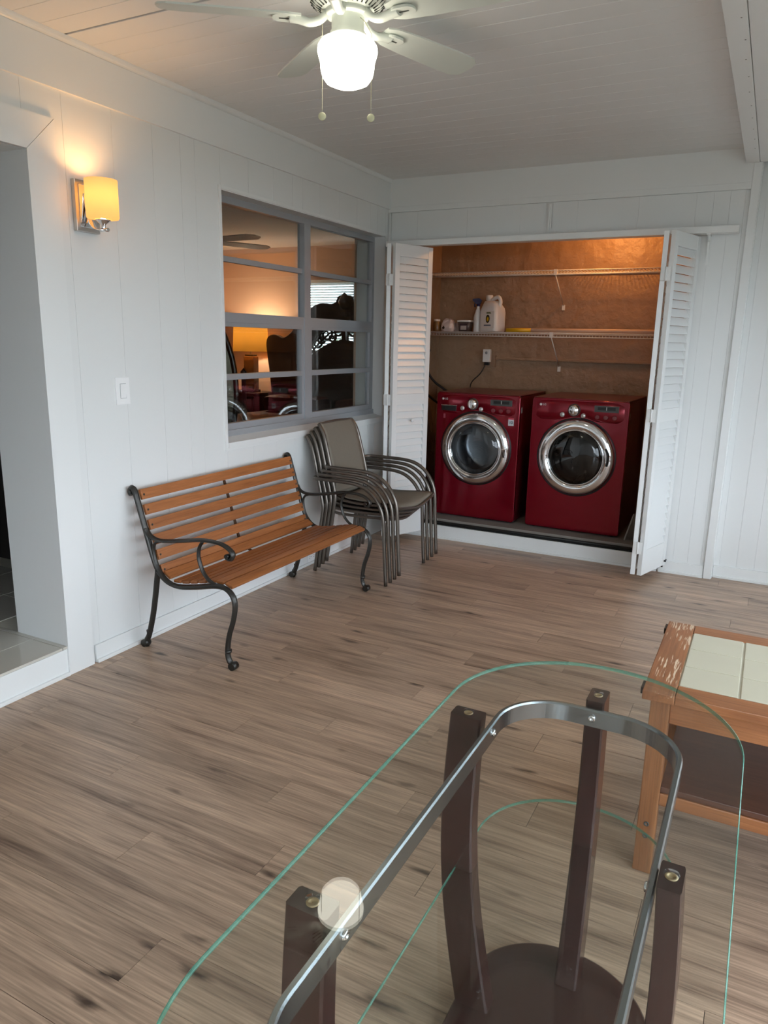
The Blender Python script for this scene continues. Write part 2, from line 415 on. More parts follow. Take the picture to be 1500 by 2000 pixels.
# ---- doorway: casing, jamb, threshold step
door1 = struct(empty('door_1', (0, 1.55, 0)), 'open doorway with white mitred casing and tiled step')
cas = []
def child(o, par):
    o.parent = par; o.location = Vector(o.location)-Vector(par.location); return o
cw, ct = .142, .014
m_ = MB(); m_.add([(0, DY1, 0), (ct, DY1, 0), (ct, DY1+cw, 0), (0, DY1+cw, 0), (0, DY1, DZ1), (ct, DY1, DZ1), (ct, DY1+cw, DZ1+cw), (0, DY1+cw, DZ1+cw)],
      [(0, 3, 2, 1), (4, 5, 6, 7), (0, 1, 5, 4), (1, 2, 6, 5), (2, 3, 7, 6), (3, 0, 4, 7)])
child(m_.build('casing_side', TRIM), door1)
m_ = MB(); m_.add([(0, DY0-cw, DZ1+.002), (ct, DY0-cw, DZ1+.002), (ct, DY1, DZ1+.002), (0, DY1, DZ1+.002), (0, DY0-cw, DZ1+cw), (ct, DY0-cw, DZ1+cw), (ct, DY1+cw-.003, DZ1+cw), (0, DY1+cw-.003, DZ1+cw)],
      [(0, 3, 2, 1), (4, 5, 6, 7), (0, 1, 5, 4), (1, 2, 6, 5), (2, 3, 7, 6), (3, 0, 4, 7)])
child(m_.build('casing_head', TRIM), door1)
child(bx('casing_side', TRIM, 0, ct, DY0-cw, DY0-.001, 0, DZ1), door1)
child(bx('jamb', TRIM, -.335, .0, DY1, DY1+.02, DZ0, DZ1), door1)
child(bx('jamb', TRIM, -.335, .0, DY0-.02, DY0, DZ0, DZ1), door1)
child(bx('jamb_head', TRIM, -.335, .0, DY0, DY1, DZ1, DZ1+.02), door1)
child(bx('step_riser', TRIM, -.006, .006, DY0, DY1-.001, 0, DZ0-.014, bev=.001), door1)
child(bx('shoe_strip', TRIM, .006, .02, DY0, DY1-.001, 0, .018, bev=.003), door1)
# hall floor tiles, hall shell
hall = struct(MB().box(-3.2, T0-.001, .4, 2.9, 0, DZ0-.004).box(T0, -.004, DY0, DY1, DZ0-.0118, DZ0-.004).build('hall_floor', GROUT))
for iy in range(8):
    for ix in range(10):
        x1 = .006-.21 - (ix-1)*.33 if ix else .008; x0 = x1-.325 if ix else -.20
        y0 = .52+iy*.33-.05
        if not (DY0-.02 < y0+.325 and y0 < DY1) and x1 > -.34: continue
        if x0 < -3.2: continue
        ya, yb = y0, y0+.326
        if x1 > -.34: ya, yb = max(ya, DY0), min(yb, DY1)
        if yb-ya < .02 or yb > 2.9: continue
        child(bx('floor_tile', DTILE, x0, x1, ya, yb, DZ0-.012, DZ0, bev=.0015), hall)
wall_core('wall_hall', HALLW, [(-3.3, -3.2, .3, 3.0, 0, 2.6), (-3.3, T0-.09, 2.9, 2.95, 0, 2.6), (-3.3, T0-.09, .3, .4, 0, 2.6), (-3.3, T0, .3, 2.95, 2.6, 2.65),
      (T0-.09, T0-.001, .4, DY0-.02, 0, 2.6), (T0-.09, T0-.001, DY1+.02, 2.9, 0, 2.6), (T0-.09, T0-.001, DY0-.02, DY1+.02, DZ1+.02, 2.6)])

# ---- back wall with closet opening, recessed strip on the right
CX0, CX1, CZ1 = .10, 2.19, 2.262
wall_back = wall_core('wall_back', WALL, [
    (-.0, CX0, D+.0025, D+.11, 0, H), (CX0, CX1, D+.0025, D+.11, CZ1, H), (CX1, 2.53, D+.0025, D+.11, 0, H), (2.53, XR, Y2+.0025, Y2+.05, 0, H)])
def back_board(x0, x1, z0, z1, y):
    g = .0005
    MB().box(-(x1-x0)/2+g, (x1-x0)/2-g, 0, .0025, 0, z1-z0, bev=.001).build('panel_board', WALL, wall_back, ((x0+x1)/2, y, z0))
for a, b in zip([.001, .24, .64, 1.04, 1.44, 1.84], [.24, .64, 1.04, 1.44, 1.84, 2.19]): back_board(a, b, CZ1, 2.50, D)
back_board(.001, CX0, 0, CZ1, D)
for a, b in [(2.19, 2.29), (2.29, 2.385), (2.385, 2.47), (2.47, 2.53)]: back_board(a, b, .0, 2.50, D)
xs = [2.53, 2.585, 2.69, 2.80, 2.98, 3.17, 3.27, 3.48, 3.68, 3.9, 4.1, XR]
for a, b in zip(xs[:-1], xs[1:]): back_board(a, b, 0, ZS, Y2)
struct(MB().box(.0, 2.53, D-.014, D, 2.502, H).build('trim_3', TRIM))
struct(MB().box(.0, 2.53, D-.018, D-.014, 2.54, 2.548).build('trim_4', TRIM))
m_ = MB(); m_.box(2.495, 2.545, D-.022, D, 0, ZS, bev=.004); m_.box(2.531, 2.549, D, Y2, 0, ZS, bev=.003)
struct(m_.build('trim_5', TRIM))
m_ = MB(); m_.tube([(.012, D-.012, 0), (.012, D-.012, 2.5)], .013, 10)
struct(m_.build('trim_6', TRIM))
m_ = MB(); m_.box(2.20, 2.492, D-.014, D-.001, 0, .085, bev=.002); m_.box(2.20, 2.492, D-.026, D-.014, 0, .018, bev=.003)
m_.box(2.551, XR, Y2-.014, Y2-.001, 0, .085, bev=.002); m_.box(2.551, XR, Y2-.026, Y2-.014, 0, .018, bev=.003)
struct(m_.build('baseboard_back', TRIM))

# ---- ceiling: one object per tongue-and-groove board, running across the room
ceiling = struct(bx('ceiling', GAP, 0, XR, YF, D, H+.014, H+.06))
cb = MB().box(-XS/2, XS/2, -.0608, .0608, 0, .014, bev=.003).mesh('ceiling_board', CEIL)
k = 0
y = D-.001-.1232/2
while y > YF+.06:
    gap = .012 if abs(y-2.30) < .062 else 0
    if gap:
        o = MB().box(-XS/2, XS/2, -.0612, .0612-gap, 0, .014, bev=.0016).build('ceiling_board', CEIL, None)
    else: o = link('ceiling_board', cb)
    o.location = (XS/2, y, H); child(o, ceiling)
    y -= .1232
# soffit along the window side
soffit = struct(bx('soffit', CEIL, XS, XR, YF, D, ZS+.012, H))
child(bx('edge_board', CEIL, XS, XS+.075, YF, D, ZS, ZS+.012, bev=.002), soffit)
yy = 4.05
for a, b in [(YF, -.8), (-.8, 1.62), (1.62, 4.05), (4.05, D)]:
    child(bx('soffit_panel', CEIL, XS+.078, XR, a+.0015, b-.0015, ZS+.002, ZS+.012, bev=.001), soffit)
nl = MB()
for i in range(26): nl.lathe([(.0005, -.001), (.003, -.0008), (.0032, 0)], 8, M=Matrix.Translation((XS+.058+.004*sin(i*3), -.3+i*.21, ZS)))
child(nl.build('nail_heads', GAP), soffit)
# ---- right side: wall with tall window openings; wall behind the camera with a wide opening
def punched(name, axis, pos, th, a0, a1, z1, holes):
    m_ = MB(); hs = sorted(holes); cur = a0
    def b(u0, u1, z0, zz):
        if axis == 0: m_.box(pos, pos+th, u0, u1, z0, zz)
        else: m_.box(u0, u1, pos, pos+th, z0, zz)
    for (h0, h1, zz0, zz1) in hs:
        b(cur, h0, 0, z1); b(h0, h1, 0, zz0); b(h0, h1, zz1, z1); cur = h1
    b(cur, a1, 0, z1)
    return struct(m_.build(name, WALL))
holesR = [(-2.4, -.55, .42, 2.22), (-.35, 1.5, .42, 2.22), (1.7, 3.4, .42, 2.22), (3.75, 4.55, .42, 2.0)]
punched('wall_right', 0, XR, .12, YF, Y2+.05, ZS, holesR)
holesF = [(2.35, 4.1, .12, 2.22)]
punched('wall_front', 1, YF-.12, .12, -.25, XR+.12, H, holesF)
wi = 2
def sash(name, axis, pos, h):
    a0, a1, z0, z1 = h; m_ = MB()
    def b(u0, u1, zz0, zz1):
        if axis == 0: m_.box(pos, pos+.04, u0, u1, zz0, zz1)
        else: m_.box(u0, u1, pos, pos+.04, zz0, zz1)
    for z in (z0, (z0+z1)/2-.02, z1-.04): b(a0, a1, z, z+.04)
    for u in (a0, (a0+a1)/2-.02, a1-.04): b(u, u+.04, z0, z1)
    return struct(m_.build(name, ALU))
for h in holesR: sash('window_%d' % wi, 0, XR+.04, h); wi += 1
for h in holesF: sash('window_%d' % wi, 1, YF-.08, h); wi += 1
# ground outside
struct(bx('ground', LAWN, -40, 40, -40, 40, -.5, -.2), 'pale paved ground outside the windows')

# ---- left wall window: aluminium awning window with eight panes
win = struct(empty('window_1', (-.1, (WY0+WY1)/2, WZ0)), 'aluminium window with eight panes in the left wall')
def wc(name, mt, x0, x1, y0, y1, z0, z1, bev=.0015): return child(bx(name, mt, x0, x1, y0, y1, z0, z1, bev=bev), win)
FX0, FX1 = -.135, -.09
wc('frame_head', ALU, FX0, FX1, WY0, WY1, 2.285, WZ1); wc('frame_sill', ALU, FX0, FX1+.012, WY0, WY1, .975, 1.012)
wc('frame_jamb', ALU, FX0, FX1, WY0, WY0+.035, 1.012, 2.285); wc('frame_jamb', ALU, FX0, FX1, WY1-.035, WY1, 1.012, 2.285)
wc('mullion', ALU, FX0, FX1+.01, 4.268, 4.342, 1.012, 2.285)
for (a, b) in ((WY0+.035, 4.268), (4.342, WY1-.035)):
    wc('glazing_bar', ALU, FX0+.01, FX1-.006, a, b, 1.972, 2.003)
    wc('meeting_rail', ALU, FX0+.004, FX1+.004, a, b, 1.636, 1.692)
    wc('sash_stile', ALU, FX0+.01, FX1+.002, a, a+.026, 1.012, 1.636); wc('sash_stile', ALU, FX0+.01, FX1+.002, b-.026, b, 1.012, 1.636)
    wc('sash_bar', ALU, FX0+.01, FX1+.002, a+.026, b-.026, 1.306, 1.340)
    wc('sash_rail', ALU, FX0+.01, FX1+.002, a+.026, b-.026, 1.012, 1.050)
    wc('sash_rail', ALU, FX0+.01, FX1+.002, a+.026, b-.026, 1.612, 1.636)
    for (z0, z1, x) in ((2.003, 2.285, -.118), (1.692, 1.972, -.118)): wc('pane', GLASSW, x-.002, x+.002, a, b, z0, z1, 0)
    for (z0, z1, x) in ((1.340, 1.612, -.110), (1.050, 1.306, -.110)): wc('pane', GLASSW, x-.002, x+.002, a+.026, b-.026, z0, z1, 0)
wc('reveal_head', TRIM, FX1, .004, WY0, WY1, WZ1-.004, WZ1, 0)
wc('reveal_side', TRIM, FX1, -.0, WY1-.004, WY1, .985, WZ1-.004, 0)
m_ = MB(); m_.add([(FX1, WY0, .925), (.012, WY0, .925), (.012, WY1, .925), (FX1, WY1, .925), (FX1, WY0, .978), (.012, WY0, .955), (.012, WY1, .955), (FX1, WY1, .978)],
      [(0, 3, 2, 1), (4, 5, 6, 7), (0, 1, 5, 4), (1, 2, 6, 5), (2, 3, 7, 6), (3, 0, 4, 7)])
child(m_.build('window_sill', TRIM), win)
wc('inner_sill', TRIM, T0, FX0, WY0, WY1, WZ0-.03, .975, 0)
# bead around the opening
m_ = MB(); 
for b_ in [(0, .008, WY0-.022, WY0, WZ0-.03, WZ1+.018), (0, .008, WY0, WY1, WZ1, WZ1+.018), (0, .008, WY0-.022, WY1, WZ0-.045, WZ0-.03)]: m_.box(*b_, bev=.002)
child(m_.build('bead', TRIM), win)

# ---- bedroom behind the window
BZ, BH, BY, BXL = .14, 2.565, 7.30, -3.25
struct(bx('bedroom_floor', CARPET, BXL, T0-.02, 2.97, BY, 0, BZ))
struct(bx('bedroom_ceiling', BEDC, BXL, T0-.02, 2.97, BY, BH, BH+.05))
BW0, BW1, BWZ0, BWZ1 = -2.16, -.75, 1.0, 2.20
wall_core('wall_bedroom', BEDW, [(BXL-.08, BXL, 2.97, BY+.1, 0, BH), (BXL, BW0, BY, BY+.1, 0, BH), (BW1, T0-.02, BY, BY+.1, 0, BH), (BW0, BW1, BY, BY+.1, 0, BWZ0), (BW0, BW1, BY, BY+.1, BWZ1, BH),
     (BXL, T0-.02, 2.955, 2.97, 0, BH), (T0-.02, T0-.001, 2.97, WY0, 0, BH), (T0-.02, T0-.001, WY1, BY, 0, BH), (T0-.02, T0-.001, WY0, WY1, 0, WZ0-.03), (T0-.02, T0-.001, WY0, WY1, WZ1, BH)])
# roof slab over bedroom/closet keeps sky light out
struct(bx('roof', CEIL, -3.6, XR+.5, YF-.5, BY+.5, H+.1, H+.2))
wall_core('wall_gable', CEIL, [(-3.6, T0, BY, BY+.1, BH, H+.1), (BXL-.3, BXL-.2, .2, BY, 0, H+.1), (-.25, XR+.1, D+.05, D+.1, H, H+.1), (XR, XR+.1, YF, D+.1, ZS, H+.1), (-.25, XR, YF-.1, YF, H, H+.1)])

# ================================================================== CLOSET
PZ, CB, CR, CC = .155, 6.35, 2.26, 2.62
wall_core('wall_closet_left', CLOSW, [(-.002, .004, D+.11, CB, 0, CC)]); wall_core('wall_closet_back', CLOSW, [(0, CR, CB, CB+.08, 0, CC)])
wall_core('wall_closet_right', CLOSW, [(CR, CR+.08, D+.11, CB, 0, CC)]); wall_core('wall_closet_front', CLOSW, [(0, CR, D+.112, D+.116, CZ1+.02, CC)])
struct(bx('closet_ceiling', CLOSW, 0, CR, D+.11, CB, CC, CC+.05))
struct(bx('closet_floor', CONC, 0.004, CR, D+.028, CB, 0, PZ, bev=.004))
m_ = MB(); m_.box(CX0, CX1, D-.012, D+.004, 0, .108, bev=.002); m_.box(CX0, CX1, D-.024, D-.012, 0, .018, bev=.003)
struct(m_.build('trim_7', TRIM), 'white riser board under the closet floor')
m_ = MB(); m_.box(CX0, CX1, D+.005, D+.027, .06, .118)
struct(m_.build('trim_8', DARKGAP))  # black strip filling the gap behind the riser board
m_ = MB(); m_.tube([(CX0, D+.012, .128), (CX1, D+.012, .128)], .011, 8)
struct(m_.build('trim_9', RUBBER))

# ---- bifold louvre doors
LW, LH, LT = .378, 2.175, .030
def slat_mesh():
    a = R(32); hw, ht = .027, .0035; y = []
    for u, v in ((-hw, -ht), (hw, -ht), (hw, ht), (-hw, ht)): y.append((u*cos(a)*.48-v*sin(a), u*sin(a)*1.9*.95+v*cos(a)))
    return y
slat_prof = [(-.0135, -.024), (-.0095, -.026), (.0135, .024), (.0095, .026)]
ST = .045
sl_w = LW-2*ST
SLATM = MB().add([(-sl_w/2, y_, z_) for y_, z_ in slat_prof]+[(sl_w/2, y_, z_) for y_, z_ in slat_prof],
                 [(0, 1, 2, 3), (7, 6, 5, 4), (0, 4, 5, 1), (1, 5, 6, 2), (2, 6, 7, 3), (3, 7, 4, 0)]).mesh('slat', TRIM)
leaf_meshes = {}
def leaf(parent, p0, p1, flip=False):
    dx, dy = p1[0]-p0[0], p1[1]-p0[1]; rz = math.atan2(dy, dx)
    m_ = MB()
    m_.box(0, ST, -LT/2, LT/2, 0, LH, bev=.002); m_.box(LW-ST, LW, -LT/2, LT/2, 0, LH, bev=.002)
    for z0, z1 in ((0, .17), (1.02, 1.10), (LH-.085, LH)): m_.box(ST, LW-ST, -LT/2+.002, LT/2-.002, z0, z1)
    lf = m_.build('door_leaf', TRIM, parent, (p0[0], p0[1], .058), (0, 0, rz))
    for (a, b) in ((.17, 1.02), (1.10, LH-.085)):
        n = int(round((b-a)/.0535))
        for i in range(n):
            s_ = link('slat', SLATM, lf, (LW/2, 0, a+(i+.5)*(b-a)/n), (0, 0, pi if flip else 0))
    return lf
def hinge(parent, x, y, z, rz):
    m_ = MB(); m_.box(-.028, -.002, -.002, .002, -.04, .04, bev=.0006); m_.box(.002, .028, -.002, .002, -.04, .04, bev=.0006); m_.tube([(0, -.003, -.042), (0, -.003, .042)], .0045, 8)
    return m_.build('hinge', NICKEL if False else TRIM, parent, (x, y, z), (0, 0, rz))
dL = struct(empty('door_2'), 'white louvred bifold door folded open beside the window')
leaf(dL, (.055, 5.295), (.198, 4.945)); lf = leaf(dL, (.236, 4.952), (.372, 5.305))
MB().lathe([(.004, 0), (.004, .012), (.011, .016), (.014, .024), (.010, .030), (.0005, .032)], 16, M=RX(pi/2, 4, 'X')).build('knob', TRIM, lf, (.19, -LT/2, .90))
for z in (.25, 1.12, 1.98): hinge(dL, .216, 4.925, z, R(5))
dR = struct(empty('door_3'), 'white louvred bifold door folded open right of the dryer')
leaf(dR, (2.122, 4.945), (2.228, 5.305)); leaf(dR, (2.080, 4.950), (2.050, 5.315), True)
for z in (.25, 1.12, 1.98): hinge(dR, 2.10, 4.925, z, R(-4))
m_ = MB(); m_.box(2.205, 2.25, D-.045, D-.004, .085, .095); m_.lathe([(.006, 0), (.006, .05)], 8, M=Matrix.Translation((2.225, D-.025, .04)))
child(m_.build('pivot_bracket', BLACK), dR)

# ---- ledge over the doors with brackets
ledge = empty('ledge_shelf', (1.24, D, 2.243)); tag(ledge, 'long narrow white ledge shelf above the closet opening', 'shelf')
child(bx('board', TRIM, .03, 2.462, 5.212, D-.019, 2.243, 2.284, bev=.003), ledge)
m_ = MB(); m_.box(2.278, 2.302, D-.004, D-.001, 2.06, 2.243); m_.box(2.278, 2.302, D-.085, D-.001, 2.236, 2.243)
m_.add([(2.284, D-.003, 2.075), (2.296, D-.003, 2.075), (2.296, D-.03, 2.20), (2.284, D-.03, 2.20), (2.284, D-.075, 2.237), (2.296, D-.075, 2.237), (2.284, D-.003, 2.237), (2.296, D-.003, 2.237)],
       [(0, 1, 2, 3), (3, 2, 5, 4), (0, 3, 4, 6), (1, 7, 5, 2), (6, 4, 5, 7)])
child(m_.build('bracket', TRIM), ledge)
m_ = MB(); m_.box(1.243, 1.257, D-.021, D-.0145, 2.29, 2.49, bev=.002); m_.box(1.22, 1.252, D-.06, D-.0145, 2.2845, 2.292, bev=.001); m_.box(1.257, 1.268, D-.020, D-.0145, 2.33, 2.49, bev=.002)
child(m_.build('wall_bracket', TRIM), ledge)

# ---- wire shelves
def wire_shelf(z, yf, label, bfoot):
    o = empty('wire_shelf', (1.1, CB, z)); tag(o, label, 'shelf', 'closet wire shelves')
    for (yy_, zz) in ((yf, z+.005), (yf, z-.026), (CB-.01, z), ((yf+CB)/2, z-.004)):
        child(MB().tube([(.006, yy_, zz), (CR-.002, yy_, zz)], .0045, 6).build('rail', WIRE), o)
    m_ = MB(); n = 86
    for i in range(n):
        x = .02+i*(CR-.05)/n
        m_.tube([(x, CB-.004, z+.002), (x, yf, z+.006), (x, yf, z-.027)], .0022, 4)
    s_ = child(m_.build('deck_wires', WIRE), o); s_['kind'] = 'stuff'
    m_ = MB(); bxx = 1.13
    m_.tube([(bxx, yf+.002, z-.026), (bxx, CB-.008, bfoot+.02)], .007, 6, ry=.004); m_.box(bxx-.013, bxx+.013, CB-.008, CB-.001, bfoot-.022, bfoot+.022, bev=.002)
    m_.box(bxx-.014, bxx+.014, yf-.008, yf+.006, z-.032, z+.012, bev=.002)
    child(m_.build('bracket', WIRE), o)
    return o
wire_shelf(2.115, 6.02, 'white wire shelf holding nothing, upper of the closet shelves', 1.85)
wire_shelf(1.632, 6.02, 'white wire shelf holding the bottles, lower of the closet shelves', 1.345)
SZ = 1.6405
# jug
def rrect(w, d, r, n=5, cx=0, cy=0):
    out = []
    for (sx, sy, a0) in ((1, 1, 0), (-1, 1, pi/2), (-1, -1, pi), (1, -1, 3*pi/2)):
        for i in range(n+1):
            a = a0+i*pi/2/n; out.append((cx+sx*(w/2-r)+r*cos(a), cy+sy*(d/2-r)+r*sin(a)))
    return out
jug = empty('detergent_jug', (.575, 6.165, SZ), R(-24)); tag(jug, 'large white detergent jug with handle and oval black label', 'jug')
def ring3(w, d, r, z, cx=0, cy=0): return [(x, y, z) for x, y in rrect(w, d, r, 5, cx, cy)]
m_ = MB(); m_.loft([ring3(.185, .125, .03, 0), ring3(.20, .14, .035, .012), ring3(.20, .14, .035, .16), ring3(.19, .13, .035, .195), ring3(.15, .095, .03, .235, -.01), ring3(.12, .07, .025, .255, -.02)])
m_.build('body', WHITEP, jug)
m_ = MB(); m_.tube(smooth_path([(.075, 0, .20), (.085, 0, .25), (.06, 0, .285), (.02, 0, .28), (-.02, 0, .26)], 5), .016, 8); m_.build('handle', WHITEP, jug)
m_ = MB(); m_.lathe([(.026, .25), (.026, .262), (.030, .264), (.030, .300), (.026, .305), (.0005, .306)], 20, M=Matrix.Translation((-.045, 0, 0))); m_.build('cap', WHITEP, jug)
lab = MB().box(-.065, .085, -.0714, -.0704, .03, .17, bev=.0003).build('label', mat('label_white', (222, 214, 205), .4), jug)
blackp = mat('label_black', (18, 16, 12), .4); yel = mat('label_yellow', (214, 170, 30), .4); blu = mat('label_slate', (88, 96, 112), .4); grn = mat('label_green', (96, 104, 62), .4)
def face_poly(name, poly, y, mt, parent):
    return MB().add([(x, y, z) for x, z in poly]+[(x, y-.0006, z) for x, z in poly], [tuple(range(len(poly))), tuple(range(len(poly), 2*len(poly)))[::-1]]+[(i, (i+1) % len(poly), len(poly)+(i+1) % len(poly), len(poly)+i) for i in range(len(poly))]).build(name, mt, parent)
ell = lambda cx, cz, a, b, n=24: [(cx+a*cos(2*pi*i/n), cz+b*sin(2*pi*i/n)) for i in range(n)]
face_poly('emblem', ell(.012, .108, .022, .034), -.0715, blackp, lab)
star = [(.012+(.016 if i % 2 else .009)*cos(2*pi*i/12), .106+(.022 if i % 2 else .013)*sin(2*pi*i/12)) for i in range(12)]
face_poly('emblem_mark', star, -.0722, yel, lab)
face_poly('label_stripe', [(-.03, .050), (.05, .050), (.05, .060), (-.03, .060)], -.0715, blu, lab)
face_poly('label_stripe', [(-.005, .150), (.05, .150), (.04, .162), (-.005, .162)], -.0715, grn, lab)
# spray bottle
sb = empty('spray_bottle', (.432, 6.19, SZ), R(190)); tag(sb, 'white spray bottle with navy trigger behind the detergent jug', 'bottle')
MB().lathe([(.0005, 0), (.034, .0), (.036, .006), (.036, .12), (.032, .145), (.018, .185), (.0135, .20), (.0135, .215)], 24).build('body', WHITEP, sb)
NAVY = mat('navy_plastic', (16, 18, 66), .35)
m_ = MB(); m_.lathe([(.016, .213), (.016, .235)], 16, cap=True); m_.add([(-.02, -.012, .235), (.02, -.012, .235), (.05, -.012, .262), (.05, -.012, .275), (-.005, -.012, .282), (-.03, -.012, .265),
    (-.02, .012, .235), (.02, .012, .235), (.05, .012, .262), (.05, .012, .275), (-.005, .012, .282), (-.03, .012, .265)], [(0, 1, 2, 3, 4, 5), (11, 10, 9, 8, 7, 6)]+[(i, i+6, (i+1) % 6+6, (i+1) % 6) for i in range(6)])
m_.build('spray_head', NAVY, sb)
MB().tube([(.028, 0, .245), (.034, 0, .225), (.028, 0, .208)], .005, 6).build('trigger', NAVY, sb)
# tub, wipes, packets
tb = empty('plastic_tub', (.33, 6.17, SZ)); tag(tb, 'clear plastic tub with white lid and dark label left of the bottles', 'tub')
MB().loft([ring3(.10, .09, .02, 0), ring3(.115, .10, .02, .082)]).build('body', mat('murky_plastic', (96, 84, 78), .25), tb)
MB().loft([ring3(.128, .112, .022, .082), ring3(.13, .114, .022, .096), ring3(.10, .09, .02, .099)]).build('lid', WHITEP, tb)
lb_ = MB().box(-.036, .036, -.0505, -.0495, .01, .068).build('label', mat('dark_print', (60, 46, 52), .4), tb)
face_poly('label_panel', [(-.026, .016), (.028, .016), (.028, .05), (-.026, .05)], -.0509, mat('label_pale', (170, 160, 152), .4), lb_)
cn = empty('tissue_canister', (.185, 6.13, SZ)); tag(cn, 'crumpled white packet with dark mark at the left of the lower shelf', 'packet')
rg = random.Random(4); rings = []
for zi, (wz, zz) in enumerate([(.10, 0), (.115, .03), (.11, .065), (.085, .095), (.05, .108)]):
    rings.append([(x*(1+rg.uniform(-.09, .09)), y*(1+rg.uniform(-.12, .12)), zz+rg.uniform(-.004, .004)) for x, y in rrect(wz, wz*.8, wz*.25, 3)])
MB().loft(rings, smooth=False).build('body', mat('crinkled_film', (200, 184, 176), .5), cn)
face_poly('mark', [(-.038, .03), (-.02, .05), (-.012, .028), (-.024, .016)], -.0525, blackp, cn)
bg_ = MB().loft([[(x*(1+rg.uniform(-.1, .1)), y, zz) for x, y in rrect(.085, .07, .02, 3)] for zz in (0.002, .04, .07)]+[[(x*.5, y*.5, .088) for x, y in rrect(.085, .07, .02, 3)]], smooth=True).build('paper_packet', mat('pale_paper', (196, 182, 176), .6), None, (.257, 6.235, SZ))
tag(bg_, 'small pale packet between the crumpled packet and plastic tub', 'packet')
gl_ = empty('glass_jar', (.085, 6.11, SZ)); tag(gl_, 'small brown jar at the far left end of the lower shelf', 'jar')
MB().lathe([(.0005, 0), (.03, 0), (.032, .005), (.032, .075), (.026, .085)], 20).build('body', mat('amber_jar', (110, 78, 40), .3), gl_)
MB().lathe([(.028, .085), (.028, .102), (.0005, .103)], 20).build('lid', WHITEP, gl_)
pole = empty('mop_pole', (.8, 6.045, SZ+.017)); tag(pole, 'white pole with yellow sleeve lying along the lower shelf', 'pole')
MB().tube([(.0, .0, 0), (1.42, 0, 0)], .016, 12).build('shaft', mat('cream_pole', (206, 176, 154), .45), pole)
MB().tube([(-.055, 0, 0), (.155, 0, 0)], .0168, 12).build('sleeve', yel, pole)
pk = bx('paper_strip', mat('kraft_paper', (190, 150, 110), .7), 1.14, 1.32, 6.10, 6.16, SZ+.001, SZ+.01, bev=.002); tag(pk, 'flat pale paper strip lying behind the white pole', 'paper')
# outlet, adapter, conduit, cords
ol = empty('closet_outlet', (.52, CB-.001, 1.36)); tag(ol, 'tan outlet box on the closet wall above the washer', 'outlet')
MB().box(-.035, .045, -.03, 0, -.02, .085, bev=.003).build('box', mat('tan_box', (140, 112, 88), .6), ol)
MB().box(.045, 1.5, -.022, 0, .045, .067, bev=.006).build('conduit', CLOSW, ol)
ad_ = empty('plug_adapter', (.497, CB-.032, 1.375)); tag(ad_, 'white plug-in adapter on the tan closet outlet', 'adapter')
MB().box(-.034, .034, -.045, 0, .01, .12, bev=.006).build('body', WHITEP, ad_)
MB().lathe([(.012, 0), (.012, .002), (.0005, .002)], 16, M=Matrix.Translation((0, -.045, .09)) @ RX(pi/2, 4, 'X')).build('button', mat('grey_button', (150, 150, 150), .4), ad_)
MB().box(-.02, .02, -.035, 0, -.018, .0095, bev=.003).build('plug', BLACK, ad_)
cord = MB().tube(smooth_path([(.48, CB-.05, 1.352), (.44, CB-.06, 1.28), (.36, CB-.05, 1.20), (.345, CB-.045, 1.10), (.345, CB-.05, .9)], 6), .005, 6).build('power_cord', BLACK)
tag(cord, 'thin dark cord running from the adapter down behind washer', 'cord')
h1 = empty('water_hose', (0, 0, 0)); tag(h1, 'black hoses curving down the closet wall left of washer', 'hose')
MB().tube(smooth_path([(.04, 6.02, 1.42), (.05, 6.02, 1.30), (.10, 6.08, 1.20), (.20, 6.18, 1.10), (.30, 6.28, .95)], 6), .011, 8).build('hose', RUBBER, h1)
MB().tube(smooth_path([(.03, 5.94, 1.25), (.04, 5.96, 1.14), (.12, 6.1, 1.02), (.25, 6.27, .9)], 6), .011, 8).build('hose', RUBBER, h1)
m_ = MB(); m_.lathe([(.012, 0), (.012, .05)], 10, M=Matrix.Translation((.04, 6.02, 1.42)), cap=True); m_.box(.004, .03, 6.005, 6.035, 1.45, 1.475); m_.box(.025, .065, 6.0, 6.04, 1.465, 1.485, bev=.004); m_.build('tap', BLACK, h1)
dv = MB().tube(smooth_path([(2.2, 6.2, 1.42), (2.1, 6.26, 1.36), (1.95, 6.28, 1.24), (1.93, 6.29, 1.0), (1.93, 6.29, .6)], 6), .014, 8).build('dryer_cord', RUBBER); tag(dv, 'thick black cord rising from behind the dryer', 'cord')
# closet bulb
cbu = empty('closet_bulb', (1.55, 5.92, CC)); tag(cbu, 'bare bulb in a porcelain holder on the closet ceiling', 'lamp')
MB().lathe([(.055, 0), (.055, -.015), (.03, -.04), (.022, -.045)], 20).build('holder', WHITEP, cbu)
MB().lathe([(.014, -.045), (.018, -.06), (.03, -.09), (.022, -.115), (.0005, -.122)], 20).build('bulb', emit_mat('warm_bulb', (1, .55, .22), 6), cbu)
ld = bpy.data.lights.new('closet_bulb_light', 'POINT'); ld.energy = 15; ld.color = (1, .46, .14); ld.shadow_soft_size = .03
lo = bpy.data.objects.new('closet_bulb_light', ld); C.objects.link(lo); lo.location = (1.55, 5.92, CC-.16)

